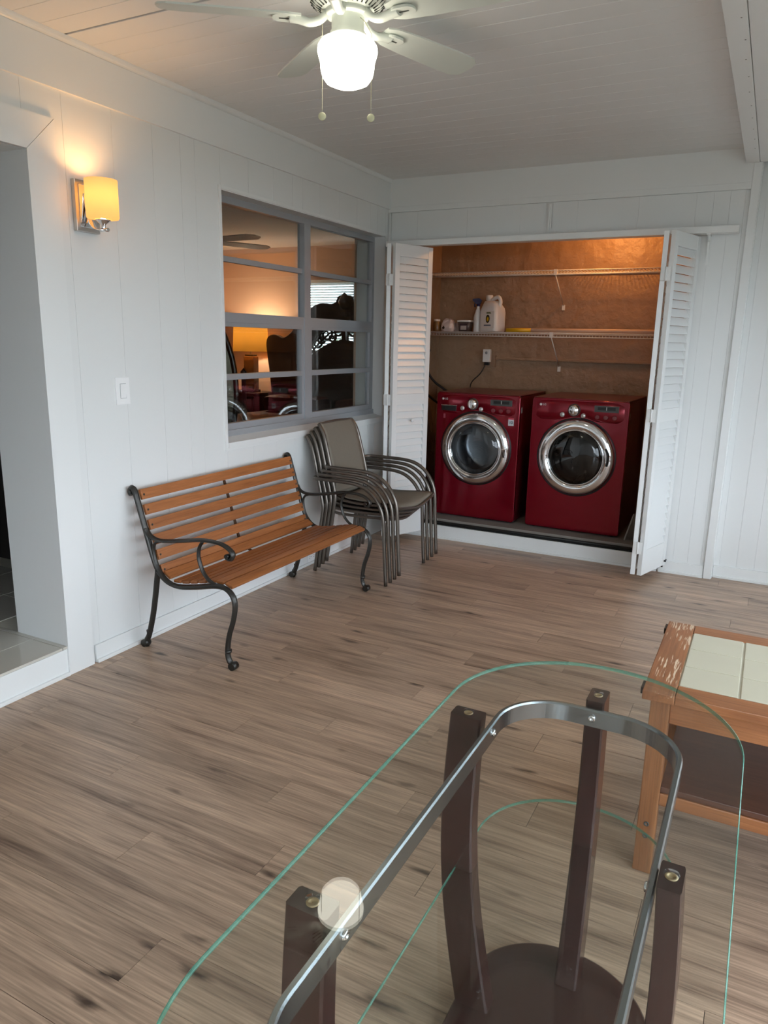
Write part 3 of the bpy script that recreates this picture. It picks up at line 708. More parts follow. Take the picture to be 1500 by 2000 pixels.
# ================================================================== WASHER AND DRYER
def appliance(name, label, cat, x0, x1, yf, rz, washer):
    w_ = x1-x0; h_ = 1.008; dp = .72
    o = empty(name, ((x0+x1)/2, yf, PZ), rz); tag(o, label, cat)
    z0 = .018
    m_ = MB(); a = w_/2
    vs = [(-a, .025, z0), (a, .025, z0), (a, dp, z0), (-a, dp, z0), (-a, .025, h_-.012), (a, .025, h_-.012), (a, dp, h_-.012), (-a, dp, h_-.012)]
    m_.add(vs, [(0, 3, 2, 1), (1, 2, 6, 5), (2, 3, 7, 6), (3, 0, 4, 7)])
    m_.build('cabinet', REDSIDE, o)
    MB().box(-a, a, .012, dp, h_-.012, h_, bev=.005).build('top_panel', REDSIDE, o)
    # front with rounded edges and a round door hole
    dc = (.0 if washer else .0, .575); rh = .232
    zc = .835
    outer = rrect(w_, zc-z0, .012, 3, 0, (zc+z0)/2)
    hole = [(dc[0]+rh*cos(2*pi*i/64), dc[1]+rh*sin(2*pi*i/64)) for i in range(64)]
    # door circle rises above the panel line on these machines, so front and control fascia share one plate
    outer = rrect(w_, h_-z0-.012, .014, 3, 0, (h_-.012+z0)/2)
    filled('front_panel', [outer, hole], .02, RED, o, (0, .016, 0), (pi/2, 0, 0), bevel=.006)
    # control fascia: shallow bowed plate above the seam
    m_ = MB(); prof = [(.010, .842), (-.004, .846), (-.010, .87), (-.010, .965), (-.002, .990), (.010, .996)]
    rr = []
    for i in range(13):
        x = -a+.004+(w_-.008)*i/12; t = (2*i/12-1); cut = max(0, (1-(t*1.25)**2))*.0
        rr.append([(x, y_+.014*(abs(t)**6), z_) for y_, z_ in prof])
    n = len(prof)
    # keep clear of the door: raise the lower edge over the centre
    for i, r1 in enumerate(rr):
        x = r1[0][0]; rad = .300; zz = dc[1]+math.sqrt(max(0, rad*rad-(x-dc[0])**2)) if abs(x-dc[0]) < rad else 0
        for k_ in range(3):
            y_, z_ = r1[k_][1], r1[k_][2]
            if z_ < zz+.004*k_: r1[k_] = (x, y_, min(zz+.004*k_, .95))
    vs = [v for r1 in rr for v in r1]; fs = []
    for i in range(12):
        for j_ in range(n-1): fs.append((i*n+j_, (i+1)*n+j_, (i+1)*n+j_+1, i*n+j_+1))
    m_.add(vs, fs, True); m_.build('control_fascia', RED, o)
    MF = lambda x, z, y=-.010: Matrix.Translation((x, y, z)) @ RX(pi/2, 4, 'X')
    # door
    door = MB(); door.lathe([(.296, -.004), (.296, .006), (.284, .008), (.284, -.004)], 64, M=MF(dc[0], dc[1], .006)); door = door.build('door_gasket', BLACK, o)
    dn = MB().lathe([(.282, .0), (.283, .014), (.276, .026), (.262, .034), (.235, .040), (.215, .036), (.204, .026), (.200, .010)], 72, M=MF(dc[0], dc[1], .004)).build('door', CHROME, o)
    gm = GW if washer else GD
    MB().lathe([(.202, .018), (.19, .030), (.15, .040), (.09, .046), (.0005, .048)], 48, M=MF(dc[0], dc[1], .004)).build('door_window', gm, dn)
    MB().lathe([(.206, .030), (.209, .036), (.203, .037), (.199, .028)], 64, M=MF(dc[0], dc[1], .004)).build('trim_ring', CHROME, dn)
    # drum behind the window
    dr = MB(); dr.lathe([(.232, .006), (.205, -.02), (.20, -.04), (.222, -.06), (.225, -.32), (.19, -.34), (.0005, -.33)], 48, M=MF(dc[0], dc[1], .004))
    dr = dr.build('drum', DRUM if washer else mat('dryer_drum', (.12, .12, .12, 1), .4, metal=.6), o)
    for k_ in range(3):
        ang = k_*2*pi/3+.5
        m_ = MB(); p0 = Vector((dc[0]+.215*cos(ang), .08, dc[1]+.215*sin(ang))); p1 = Vector((dc[0]+.2*cos(ang), .32, dc[1]+.2*sin(ang)))
        m_.tube([p0, p1], .035, 8, ry=.02); m_.build('drum_fin', DRUM if washer else MATS['dryer_drum'], dr)
    if washer:
        m_ = MB(); m_.lathe([(.205, .004), (.19, -.03), (.175, -.035), (.185, -.045), (.205, -.04)], 48, M=MF(dc[0], dc[1], .004)); m_.build('door_seal', mat('seal_grey', (70, 72, 74), .5), dr)
        hd = MB().box(.225, .262, -.040, -.03, dc[1]-.05, dc[1]+.02, bev=.004).build('door_handle', CHROME, dn)
    else:
        m_ = MB(); m_.tube(smooth_path([(.222, -.026, dc[1]+.085), (.238, -.034, dc[1]+.05), (.242, -.036, dc[1]), (.236, -.034, dc[1]-.04)], 5), .008, 8, ry=.014); m_.build('door_handle', BLACK, dn)
    # dial, buttons, display
    dx_, dz_ = (-.035, .925)
    MB().lathe([(.046, .0), (.046, .006), (.040, .008)], 32, M=MF(dx_, dz_)).build('dial_ring', GREYP, o)
    dl = MB().lathe([(.038, .006), (.038, .022), (.033, .027), (.0005, .029)], 32, M=MF(dx_, dz_)).build('dial', CHROME, o)
    MB().box(dx_-.004, dx_+.004, -.046, -.036, dz_-.026, dz_+.026, bev=.002).build('dial_grip', SILVER, dl)
    for bx_, bz_ in ((dx_-.085, .888), (dx_+.07, .888)):
        b_ = MB().lathe([(.0175, 0), (.0175, .006), (.014, .009), (.0005, .010)], 20, M=MF(bx_, bz_)).build('button', SILVER, o)
    dsp = MB().box(.110, .285, -.0135, -.008, .922, .968, bev=.002).build('display', GREYP, o)
    MB().box(.135, .262, -.0148, -.0130, .936, .958).build('screen', BLACK, dsp); MB().box(.196, .201, -.0155, -.0145, .936, .960).build('screen_divider', SILVER, dsp)
    for k_ in range(3):
        MB().lathe([(.017, .0), (.018, .002), (.014, .003), (.0005, .0025)], 20, M=MF(.135+k_*.062, .884)).build('touch_button', mat('button_red', (.16, .004, .012, 1), .3, coat=.5), o)
    lp = mat('logo_silver', (205, 200, 200), .35)
    MB().lathe([(.0095, 0), (.0095, .0008), (.0005, .0008)], 20, M=MF(-.288, .955, -.0105)).build('logo_emblem', lp, o)
    text_mesh('logo_text', 'LG', .022, lp, o, (-.260, -.0112, .955), (pi/2, 0, 0))
    if washer:
        dw = MB().box(-.30, -.172, -.012, -.008, .862, .902, bev=.003).build('drawer_handle', BLACK, o)
        MB().box(-.302, -.170, -.018, -.008, .902, .908, bev=.0015).build('drawer_lip', CHROME, dw)
        stk = MB().box(.258, .302, -.0012, -.0001, .775, .835).build('sticker', mat('sticker_paper', (206, 206, 210), .4), o)
        text_mesh('sticker_number', '10', .030, mat('sticker_ink', (20, 70, 84), .4), stk, (.280, -.0022, .798), (pi/2, 0, 0), bold=True)
        MB().box(.258, .302, -.0020, -.0011, .822, .835).build('sticker_band', mat('sticker_red', (196, 60, 80), .4), stk)
        MB().box(-.285, -.268, -.0012, -.0001, .800, .835).build('small_label', mat('label_pink', (150, 70, 84), .4), o)
    for sx in (-1, 1):
        for yy_ in (.06, dp-.06):
            MB().lathe([(.0005, 0), (.022, 0), (.022, .008), (.012, .010), (.012, .0185)], 14, M=Matrix.Translation((sx*(a-.05), yy_, 0))).build('foot', BLACK, o)
    MB().box(a, a+.0012, .05, .085, .87, .915).build('side_label', mat('label_grey', (150, 146, 146), .5), o)
    return o
GW = glass_mat('washer_bowl_glass', (.70, .74, .76), 1.5, 1.6); GD = glass_mat('dryer_bowl_glass', (.22, .22, .22), 1.5, 1.6)
appliance('washing_machine', 'deep red front-loading washing machine with 10 sticker', 'washer', .388, 1.066, 5.487, 0, True)
appliance('clothes_dryer', 'deep red clothes dryer with dark door window, right of washer', 'dryer', 1.172, 1.874, 5.482, R(-1.0), False)
dj = MB().box(0, .30, -.006, .006, 0, .22).build('scrap_board', CONC, None, (1.93, 5.46, PZ+.001), (R(18), 0, R(55)))
tag(dj, 'small grey board leaning beside the dryer base', 'board')

# ================================================================== BENCH
bench = empty('garden_bench', (.33, 3.225, 0)); tag(bench, 'garden bench with orange wooden slats and scrolled cast iron ends', 'bench')
BL = -.66
prof = [(.030, .787), (.021, .803), (.026, .820), (.042, .822), (.054, .800), (.066, .762), (.105, .635), (.150, .490), (.185, .418), (.24, .374), (.31, .362), (.42, .380), (.53, .404), (.595, .404), (.636, .378), (.652, .330), (.640, .255), (.612, .170), (.600, .085), (.610, .040), (.634, .020)]
main = [(x-.33, z) for x, z in smooth_path([(x, z, 0) for x, z in prof], 5) for x, z in [(x, z)]] if False else [(v.x-.33, v.y) for v in smooth_path([(x, z, 0) for x, z in prof], 5)]
def iron(m_, pts, y, a=.016, b=.010, per=5):
    q = smooth_path([(x-.33, z, 0) for x, z in pts], per)
    m_.tube([(v.x, y, v.y) for v in q], a, 8, ry=b, up=(0, 1, 0))
    m_.tube([(v.x, y, v.y) for v in q], a*.45, 6, ry=b*1.28, up=(0, 1, 0))
for yy_ in (BL, -BL):
    m_ = MB(); iron(m_, prof, yy_, .017, .011)
    iron(m_, [(.178, .430), (.165, .36), (.152, .29), (.128, .18), (.095, .07), (.075, .035)], yy_, .017, .013)
    e_ = m_.build('end_frame', IRON, bench)
    m_ = MB(); iron(m_, [(.112, .630), (.128, .602), (.165, .584), (.23, .581), (.34, .598), (.47, .620), (.575, .618), (.632, .596), (.648, .572), (.636, .552), (.616, .554), (.613, .568)], yy_, .017, .008)
    m_.tube([(.620-.33, yy_-.018, .566), (.620-.33, yy_+.018, .566)], .011, 10)
    iron(m_, [(.47, .614), (.448, .58), (.442, .53), (.462, .47), (.50, .428), (.55, .406)], yy_, .012, .007)
    iron(m_, [(.215, .580), (.172, .566), (.156, .535), (.160, .49), (.172, .45)], yy_, .011, .006)
    m_.build('armrest', IRON, bench)
    for (fx, r0) in ((.632, 1), (.068, -1)):
        m_ = MB(); m_.tube([(fx-.33, yy_-.018, .020), (fx-.33, yy_+.018, .020)], .0195, 12)
        m_.lathe([(.0005, .0), (.013, .002), (.016, .010)], 12, M=Matrix.Translation((fx-.33-.005*r0, yy_, 0)))
        m_.build('foot', IRON, bench)
        m_ = MB(); xx = .603 if r0 > 0 else .100; m_.tube([(xx-.33, yy_, .083), (xx-.33+.002*r0, yy_, .097)], .019, 10, ry=.015, up=(0, 1, 0)); m_.build('collar', IRON, bench)
def on_prof(x=None, z=None):
    pass
slat_pos = []
for i in range(6):
    z = .790-i*.0735; x = .060+(.775-z)*.305
    slat_pos.append((x+.014, z, R(90)+math.atan2(.305, 1)))
slat_pos.append((.218, .400, R(145)))
for i in range(7):
    x = .282+i*.0535
    zb = [.379, .3835, .393, .404, .4145, .4195, .412][i]; ta = [4, 8, 11, 11, 8, -2, -22][i]
    slat_pos.append((x, zb, R(ta)))
SLm = {}
for i, (x, z, a) in enumerate(slat_pos):
    wd = .052 if i < 6 else (.048 if i == 6 else .0435)
    if wd not in SLm: SLm[wd] = MB().box(-wd/2, wd/2, -.643, .643, -.0075, .0075, bev=.003).mesh('slat', BENCHW)
    # turn about Y: local x axis tilted by a in the xz plane
    link('slat', SLm[wd], bench, (x-.33, 0, z), (0, -a, 0))
m_ = MB(); sp_ = [(x-.010*sin(a)*1-.33 if i < 6 else x-.33-.004, 0, z-(.011 if i >= 6 else .004)) for i, (x, z, a) in enumerate(slat_pos)]
m_.tube(smooth_path([(p[0]-(.010 if i < 7 else 0), 0, p[2]-(.004 if i > 5 else 0)) for i, p in enumerate(sp_)], 3), .014, 4, ry=.003, up=(0, 1, 0)); m_.build('centre_strap', mat('strap_bronze', (78, 52, 34), .5, metal=.3), bench)
boltm = MB().lathe([(.006, 0), (.005, .003), (.0005, .004)], 8, M=RX(pi/2, 4, 'Y')).mesh('bolt', IRON)
for i, (x, z, a) in enumerate(slat_pos[:6]):
    for yy_ in (-.628, .628): link('bolt', boltm, bench, (x-.33+.008, yy_, z))

# ================================================================== STACKED SLING CHAIRS
def make_chair():
    o = empty('sling_chair', (0, 0, 0))
    r_t = .0122
    for s_ in (-1, 1):
        pth = [(.118, s_*.232, .652), (.128, s_*.262, .653), (.16, s_*.290, .654), (.30, s_*.295, .655), (.44, s_*.295, .650), (.525, s_*.295, .628), (.595, s_*.295, .578), (.643, s_*.295, .505), (.664, s_*.295, .42), (.674, s_*.295, .25), (.690, s_*.295, .002)]
        MB().tube(smooth_path(pth, 5), r_t, 10).build('arm_frame', TUBE, o)
        pth = [(.030, s_*.212, .920), (.050, s_*.216, .898), (.078, s_*.220, .845), (.118, s_*.225, .70), (.150, s_*.229, .56), (.172, s_*.232, .455), (.168, s_*.236, .39), (.150, s_*.242, .25), (.118, s_*.250, .002)]
        MB().tube(smooth_path(pth, 5), r_t, 10).build('back_frame', TUBE, o)
        MB().tube(smooth_path([(.172, s_*.22, .440), (.30, s_*.235, .425), (.50, s_*.262, .432), (.62, s_*.272, .440), (.652, s_*.284, .440)], 4), .0095, 8).build('seat_rail', TUBE, o)
    # back sling
    m_ = MB(); rows = [(.034, .925), (.050, .902), (.076, .850), (.098, .775), (.118, .705), (.134, .635), (.150, .565), (.162, .505), (.166, .470)]
    q = smooth_path([(x, z, 0) for x, z in rows], 2)
    def sheet(path, half, sag, th=.0035, nseg=10):
        vs = []; fs = []
        k = len(path)
        for i, (x, z, hw, nx, nz, sg) in enumerate(path):
            for j_ in range(nseg+1):
                t = 2*j_/nseg-1; d_ = sg*(1-t*t)
                vs.append((x+nx*d_, t*hw, z+nz*d_))
        b = len(vs)
        for i, (x, z, hw, nx, nz, sg) in enumerate(path):
            for j_ in range(nseg+1):
                t = 2*j_/nseg-1; d_ = sg*(1-t*t)-th
                vs.append((x+nx*d_, t*hw, z+nz*d_))
        w1 = nseg+1
        for i in range(k-1):
            for j_ in range(nseg):
                a_ = i*w1+j_; fs.append((a_, a_+1, a_+w1+1, a_+w1)); fs.append((b+a_, b+a_+w1, b+a_+w1+1, b+a_+1))
            fs.append((i*w1, (i+1)*w1, b+(i+1)*w1, b+i*w1)); c_ = i*w1+nseg; fs.append((c_, b+c_, b+c_+w1, c_+w1))
        for j_ in range(nseg):
            fs.append((j_, b+j_, b+j_+1, j_+1)); a_ = (k-1)*w1+j_; fs.append((a_, a_+1, b+a_+1, b+a_))
        return vs, fs
    path = []
    for i, v in enumerate(q):
        path.append((v.x+.006, v.y, .214, .96, .28, -.010*sin(pi*i/(len(q)-1))))
    MB().add(*sheet(path, .2, 0), True).build('back_sling', SLING, o)
    rows = [(.182, .452), (.26, .444), (.36, .440), (.47, .443), (.57, .450), (.625, .452), (.655, .446), (.668, .430)]
    q = smooth_path([(x, z, 0) for x, z in rows], 2); path = []
    for i, v in enumerate(q):
        hw = .222+(.282-.222)*i/(len(q)-1); fr = i/(len(q)-1)
        path.append((v.x, v.y+.004, hw-.012, .15*fr, 1, -.006-.030*fr**2))
    MB().add(*sheet(path, .2, 0), True).build('seat_sling', SLING, o)
    MB().tube(smooth_path([(.660, -.284, .436), (.672, -.20, .424), (.678, 0, .398), (.672, .20, .424), (.660, .284, .436)], 5), .0095, 8).build('front_bar', TUBE, o)
    MB().tube(smooth_path([(.034, -.212, .920), (.034, 0, .928), (.034, .212, .920)], 4), .009, 8).build('top_bar', TUBE, o)
    return o
ch0 = make_chair()
ords = ['taupe sling patio chair, lowest in the stack by the window', 'taupe sling patio chair, second from the floor in the stack', 'taupe sling patio chair, third from the floor in the stack', 'taupe sling patio chair on top of the stack']
chairs = [ch0]+[copy_tree(ch0) for i in range(3)]
for i, c_ in enumerate(chairs):
    c_.location = (.004+.0305*i, 4.325+.002*i, .0278*i); tag(c_, ords[i], 'chair', 'stacked patio chairs')

# ================================================================== GLASS TABLE
GT = .78
def stadium(cx, x0, x1, y0, y1, r, n=16):
    out = []
    for (sx, sy, a0) in ((1, 1, 0), (-1, 1, pi/2), (-1, -1, pi), (1, -1, 3*pi/2)):
        ccx = (x1-r) if sx > 0 else (x0+r); ccy = (y1-r) if sy > 0 else (y0+r)
        for i in range(n+1):
            a = a0+i*pi/2/n; out.append((ccx+r*cos(a), ccy+r*sin(a)))
    res = []
    for p_ in out:
        if not res or (abs(res[-1][0]-p_[0])+abs(res[-1][1]-p_[1])) > 1e-5: res.append(p_)
    if abs(res[0][0]-res[-1][0])+abs(res[0][1]-res[-1][1]) < 1e-5: res.pop()
    return res
tcx, tcy = 2.49, 1.02
gt = empty('glass_table', (tcx, tcy, 0)); tag(gt, 'oval glass dining table with steel band and dark curved legs', 'table')
def glass_plate(name, x0, x1, y0, y1, r, z0, z1, bevw=.004):
    poly = stadium(0, x0-tcx, x1-tcx, y0-tcy, y1-tcy, r, 20); inn = stadium(0, x0-tcx+bevw, x1-tcx-bevw, y0-tcy+bevw, y1-tcy-bevw, r-bevw, 20)
    n = len(poly); m_ = MB()
    rings = [[(x, y, z0) for x, y in inn], [(x, y, z0+bevw*.6) for x, y in poly], [(x, y, z1-bevw*.6) for x, y in poly], [(x, y, z1) for x, y in inn]]
    m_.cur = 0; m_.add(rings[0], [tuple(range(n))[::-1]]); m_.add(rings[3], [tuple(range(n))])
    m_.cur = 1
    vs = [v for r1 in rings for v in r1]
    m_.add(vs, [(i*n+j_, i*n+(j_+1) % n, (i+1)*n+(j_+1) % n, (i+1)*n+j_) for i in range(3) for j_ in range(n)], True)
    return m_.build(name, [GLASST, GEDGE], gt)
glass_plate('tabletop', 2.19, 2.79, .30, 1.745, .30, GT-.009, GT, .002)
glass_plate('lower_shelf', 2.245, 2.70, .38, 1.735, .22, .388, .396, .002)
# steel band
ringp = stadium(0, 2.302-tcx, 2.678-tcx, .49-tcy, 1.560-tcy, .135, 24)
m_ = MB(); n = len(ringp)
sec = [(.006, -.023), (.006, .014), (.0035, .018), (-.0035, .018), (-.006, .014), (-.006, -.023)]
rings = []
for i, (x, y) in enumerate(ringp):
    a_, b_ = ringp[i-1], ringp[(i+1) % n]; t = Vector((b_[0]-a_[0], b_[1]-a_[1])).normalized(); nx, ny = t.y, -t.x
    rings.append([(x+nx*u, y+ny*u, .735+v) for u, v in sec])
k = len(sec); vs = [v for r1 in rings for v in r1]
m_.add(vs, [(i*k+j_, i*k+(j_+1) % k, ((i+1) % n)*k+(j_+1) % k, ((i+1) % n)*k+j_) for i in range(n) for j_ in range(k)], False)
band = m_.build('steel_band', BRUSH, gt)
# legs: radial depth .07, tangential .042, gently bowed outward, standing on the base plate
def table_leg(ox, oy, dirx, diry, wr=.035, wt=.0205):
    # (ox, oy): centre of the leg top; dir: outward direction
    d_ = Vector((dirx, diry, 0)); t_ = Vector((-diry, dirx, 0)); rings = []
    for i in range(15):
        s_ = i/14; z = .032+s_*(GT-.016-.032); u = 1-s_
        inward = .050*u; bow = .030*sin(pi*min(1, s_*1.0))
        c_ = Vector((ox-tcx, oy-tcy, z)) + d_*(-inward+bow)
        hr = wr+.006*u; ht = wt+.006*u
        rings.append([c_+d_*a_*hr+t_*b_*ht for a_, b_ in ((1, .8), (.9, 1), (-.9, 1), (-1, .8), (-1, -.8), (-.9, -1), (.9, -1), (1, -.8))])
    m_ = MB(); m_.loft(rings, smooth=False); lg = m_.build('leg', ESPRESSO, gt)
    m_ = MB(); m_.lathe([(.010, 0), (.010, .0008), (.006, .0012), (.006, .0005), (.0005, .0005)], 16, M=Matrix.Translation((ox-tcx, oy-tcy, GT-.0158))); m_.build('screw_ring', mat('brass_insert', (190, 160, 120), .35, metal=.6), lg)
    m_ = MB(); m_.lathe([(.012, 0), (.012, .0042), (.0005, .0045)], 16, M=Matrix.Translation((ox-tcx, oy-tcy, GT-.0146))); m_.build('clear_pad', GLASST, lg)
    # bolt through the band
    return lg
for (ox, oy, dx_, dy_) in ((2.250, 1.385, -1, 0), (2.255, .755, -1, 0), (2.482, 1.610, 0, 1), (2.704, 1.062, 1, 0), (2.482, .435, 0, -1)):
    table_leg(ox, oy, dx_, dy_, *((.018, .034) if ox > 2.65 else (.035, .0205)))
for (x, y, ax, sg) in ((2.308, 1.385, 'Y', 1), (2.308, .755, 'Y', 1), (2.482, 1.554, 'X', 1), (2.672, 1.062, 'Y', -1), (2.482, .496, 'X', -1)):
    M_ = Matrix.Translation((x-tcx, y-tcy, .733)) @ RX((pi/2)*sg, 4, ax)
    MB().lathe([(.0085, 0), (.0085, .003), (.006, .005), (.0035, .005), (.003, .002), (.0005, .002)], 14, M=M_).build('bolt', CHROME, gt)
bp_ = stadium(0, 2.258-tcx, 2.690-tcx, .41-tcy, 1.640-tcy, .205, 16)
m_ = MB(); nb = len(bp_); ins = [(x*.985, y*.99) for x, y in bp_]
m_.loft([[(x, y, 0) for x, y in ins], [(x, y, .004) for x, y in bp_], [(x, y, .028) for x, y in bp_], [(x, y, .032) for x, y in ins]], smooth=False)
m_.build('base_plate', ESPRESSO, gt)

# ================================================================== TILED COFFEE TABLE
TX0, TX1, TY0, TY1, TZ = 2.53, 3.66, 2.045, 2.655, .60
ctb = empty('tiled_table', ((TX0+TX1)/2, (TY0+TY1)/2, 0)); tag(ctb, 'worn oak table with cream tile top behind the glass table', 'table')
def cc(name, mt, x0, x1, y0, y1, z0, z1, bev=.003, par=None): return child(bx(name, mt, x0, x1, y0, y1, z0, z1, bev=bev), ctb)
IX0, IX1, IY0, IY1 = 2.616, 3.574, 2.125, 2.577
cc('end_board', OAKY, TX0, IX0, TY0, TY1, TZ-.028, TZ); cc('end_board', OAKY, IX1, TX1, TY0, TY1, TZ-.028, TZ)
cc('side_board', OAKT, IX0+.001, IX1-.001, TY0+.002, IY0, TZ-.028, TZ); cc('side_board', OAKT, IX0+.001, IX1-.001, IY1, TY1-.002, TZ-.028, TZ)
cc('tile_bed', GROUT, IX0, IX1, IY0, IY1, TZ-.026, TZ-.004, bev=0)
ncol = 6; tw = (IX1-IX0)/ncol; th_ = (IY1-IY0)/3
tm = MB().box(-tw/2+.004, tw/2-.004, -th_/2+.0022, th_/2-.0022, 0, .006, bev=.0012).mesh('tile', TILE)
for i in range(ncol):
    for j_ in range(3): child(link('tile', tm, None, (IX0+(i+.5)*tw, IY0+(j_+.5)*th_, TZ-.0055)), ctb)
for (x, y) in ((TX0+.022, TY0+.028), (TX1-.075, TY0+.028), (TX0+.022, TY1-.080), (TX1-.075, TY1-.080)):
    lg = cc('leg', OAKZ, x, x+.053, y, y+.050, 0, TZ-.028, bev=.004)
    if y < 2.3:
        for zz in (.165, .13) if x < 3 else (): 
            MB().lathe([(.008, 0), (.008, .001), (.005, .0012), (.0005, -.002)], 12, M=Matrix.Translation((0, -.0252, zz if zz > .15 else .125)) @ RX(pi/2, 4, 'X')).build('screw_hole', GREYP, lg)
cc('apron', OAKT, TX0+.075, TX1-.075, TY0+.040, TY0+.060, TZ-.105, TZ-.028); cc('apron', OAKT, TX0+.075, TX1-.075, TY1-.060, TY1-.040, TZ-.105, TZ-.028)
cc('apron', OAKY, TX0+.035, TX0+.055, TY0+.078, TY1-.080, TZ-.105, TZ-.028); cc('apron', OAKY, TX1-.055, TX1-.035, TY0+.078, TY1-.080, TZ-.105, TZ-.028)
cc('lower_shelf', OAKD, TX0+.075, TX1-.075, TY0+.034, TY1-.034, .275, .295); cc('shelf_rail', OAKT, TX0+.075, TX1-.075, TY0+.030, TY0+.052, .235, .275)
cc('shelf_rail', OAKT, TX0+.075, TX1-.075, TY1-.052, TY1-.030, .235, .275)
for y in (TY0+.025, TY1-.075): cc('end_cap', mat('dark_cap', (50, 34, 26), .5), TX0-.008, TX0, y, y+.05, TZ-.024, TZ-.004, bev=.002)

# ================================================================== CEILING FAN
fx, fy = 1.302, 2.455
fan = empty('ceiling_fan', (fx, fy, H)); tag(fan, 'white five-blade ceiling fan with glowing schoolhouse globe light', 'fan')
MB().lathe([(.0005, 0), (.105, 0), (.11, -.006), (.118, -.022), (.128, -.030), (.133, -.045), (.128, -.062), (.112, -.078), (.090, -.088), (.070, -.092)], 48).build('motor_housing', FANW, fan)
m_ = MB()
for i in range(36):
    a_ = 2*pi*i/36; d0 = Vector((cos(a_), sin(a_), 0)); m_.tube([d0*.1285+Vector((0, 0, -.064)), d0*.092+Vector((0, 0, -.089))], .0028, 4)
m_.build('vent_slots', mat('vent_dark', (70, 72, 66), .7), fan)
MB().lathe([(.078, -.088), (.078, -.104), (.070, -.108)], 40, cap=True).build('flywheel', FANW, fan)
MB().lathe([(.056, -.106), (.056, -.150), (.060, -.153), (.060, -.160), (.066, -.165), (.066, -.176)], 40).build('switch_housing', FANW, fan)
GLOBE = emit_mat('globe_glow', (1.0, .94, .80), 9.0)
gb = MB().lathe([(.063, -.166), (.070, -.172), (.092, -.182), (.103, -.198), (.105, -.214), (.100, -.232), (.095, -.248), (.093, -.272), (.088, -.292), (.074, -.310), (.048, -.321), (.012, -.326), (.010, -.330), (.0005, -.332)], 56).build('globe', GLOBE, fan)
BA = R(143)
blade_poly = [(.16, -.038), (.20, -.052), (.30, -.060), (.52, -.066), (.60, -.064), (.630, -.048), (.640, -.02), (.640, .02), (.630, .048), (.60, .064), (.52, .066), (.30, .060), (.20, .052), (.16, .038)]
bm_ = MB().prism(blade_poly, -.003, .003).mesh('blade', FANW)
im = MB(); im.tube(smooth_path([(.070, 0, .016), (.095, 0, -.008), (.13, 0, -.018), (.165, 0, -.012), (.20, 0, -.008)], 5), .014, 8, ry=[.012+.010*i/20 for i in range(21)])
im.loft([[(.175+x, y, z) for x, y in rrect(.085, .062, .028, 6, .04, 0)] for z in (-.012, -.004)], smooth=False)
irm = im.mesh('blade_iron', FANW)
slot = MB().box(.20, .235, -.0035, .0035, -.0135, -.0115, bev=.0006).mesh('slot', MATS['vent_dark'])
for i in range(5):
    a_ = BA+i*2*pi/5; M_rot = (R(-12), 0, a_)
    ir = link('blade_iron', irm, fan, (0, 0, -.112), (0, 0, a_)); link('slot', slot, ir)
    bl = link('blade', bm_, fan, (0, 0, -.114), M_rot)
def chain(x, y, z0, z1, swing):
    c_ = MB(); n_ = int((z0-z1)/.0052)
    for i in range(n_):
        c_.lathe([(.0004, -.002), (.0019, 0), (.0004, .002)], 6, M=Matrix.Translation((x, y, z0-.0052*i)))
    c_.tube([(x, y, z0), (x, y, z1)], .0007, 4)
    o_ = c_.build('pull_chain', mat('chain_brass', (206, 200, 170), .35, metal=.5), fan); o_['kind'] = 'stuff'
    MB().lathe([(.0005, -.0018), (.0125, -.0018), (.0135, 0), (.0125, .0018), (.0005, .0018)], 24, M=Matrix.Translation((x, y, z1-.013)) @ Matrix.Rotation(swing, 4, 'Z') @ RX(pi/2, 4, 'X')).build('pull_disc', mat('disc_cream', (214, 212, 176), .3), o_)
chain(-.050, -.085, -.15, -.420, R(30)); chain(.106, -.018, -.225, -.425, R(20))
MB().tube([(.055, -.01, -.118), (.075, -.014, -.135), (.106, -.018, -.182), (.106, -.018, -.226)], .0012, 5).build('chain_link', MATS['chain_brass'], fan)

# ================================================================== WALL SCONCE, SWITCH, OUTLET
sc = empty('wall_sconce', (0, 2.418, 1.985)); tag(sc, 'chrome wall sconce with glowing frosted cylinder shade by the doorway', 'sconce')
MB().box(.0002, .022, -.062, .062, 0, .21, bev=.003).build('back_plate', NICKEL, sc)
MB().box(.022, .026, -.044, .044, .018, .192, bev=.002).build('plate_face', CHROME, sc)
sy = -.010
MB().tube(smooth_path([(.026, sy, .155), (.034, sy, .10), (.05, sy, .04), (.08, sy, .010), (.122, sy, .004)], 6), .016, 8, ry=.003, up=(0, 1, 0)).build('arm', CHROME, sc)
MB().tube([(.105, sy, .004), (.150, sy, .004)], .008, 12).build('arm_tip', CHROME, sc)
MB().lathe([(.009, .010), (.009, .024), (.030, .040), (.034, .046), (.0005, .046)], 24, M=Matrix.Translation((.122, sy, 0))).build('cup', CHROME, sc)
SHADE = shade_mat('frosted_shade', (.34, .22, .10), .18, (1, .56, .20), .44)
m_ = MB(); m_.lathe([(.034, .047), (.064, .049), (.0675, .054), (.0675, .205)], 40, M=Matrix.Translation((.122, sy, 0))); m_.build('shade', SHADE, sc)
MB().lathe([(.010, .05), (.012, .065), (.020, .078), (.016, .095), (.0005, .100)], 16, M=Matrix.Translation((.122, sy, 0))).build('bulb', emit_mat('sconce_bulb', (1, .7, .35), 30), sc)
ld = bpy.data.lights.new('sconce_light', 'POINT'); ld.energy = 4.2; ld.color = (1, .56, .22); ld.shadow_soft_size = .03
lo = bpy.data.objects.new('sconce_light', ld); C.objects.link(lo); lo.location = (.122, 2.418+sy, 1.985+.145)

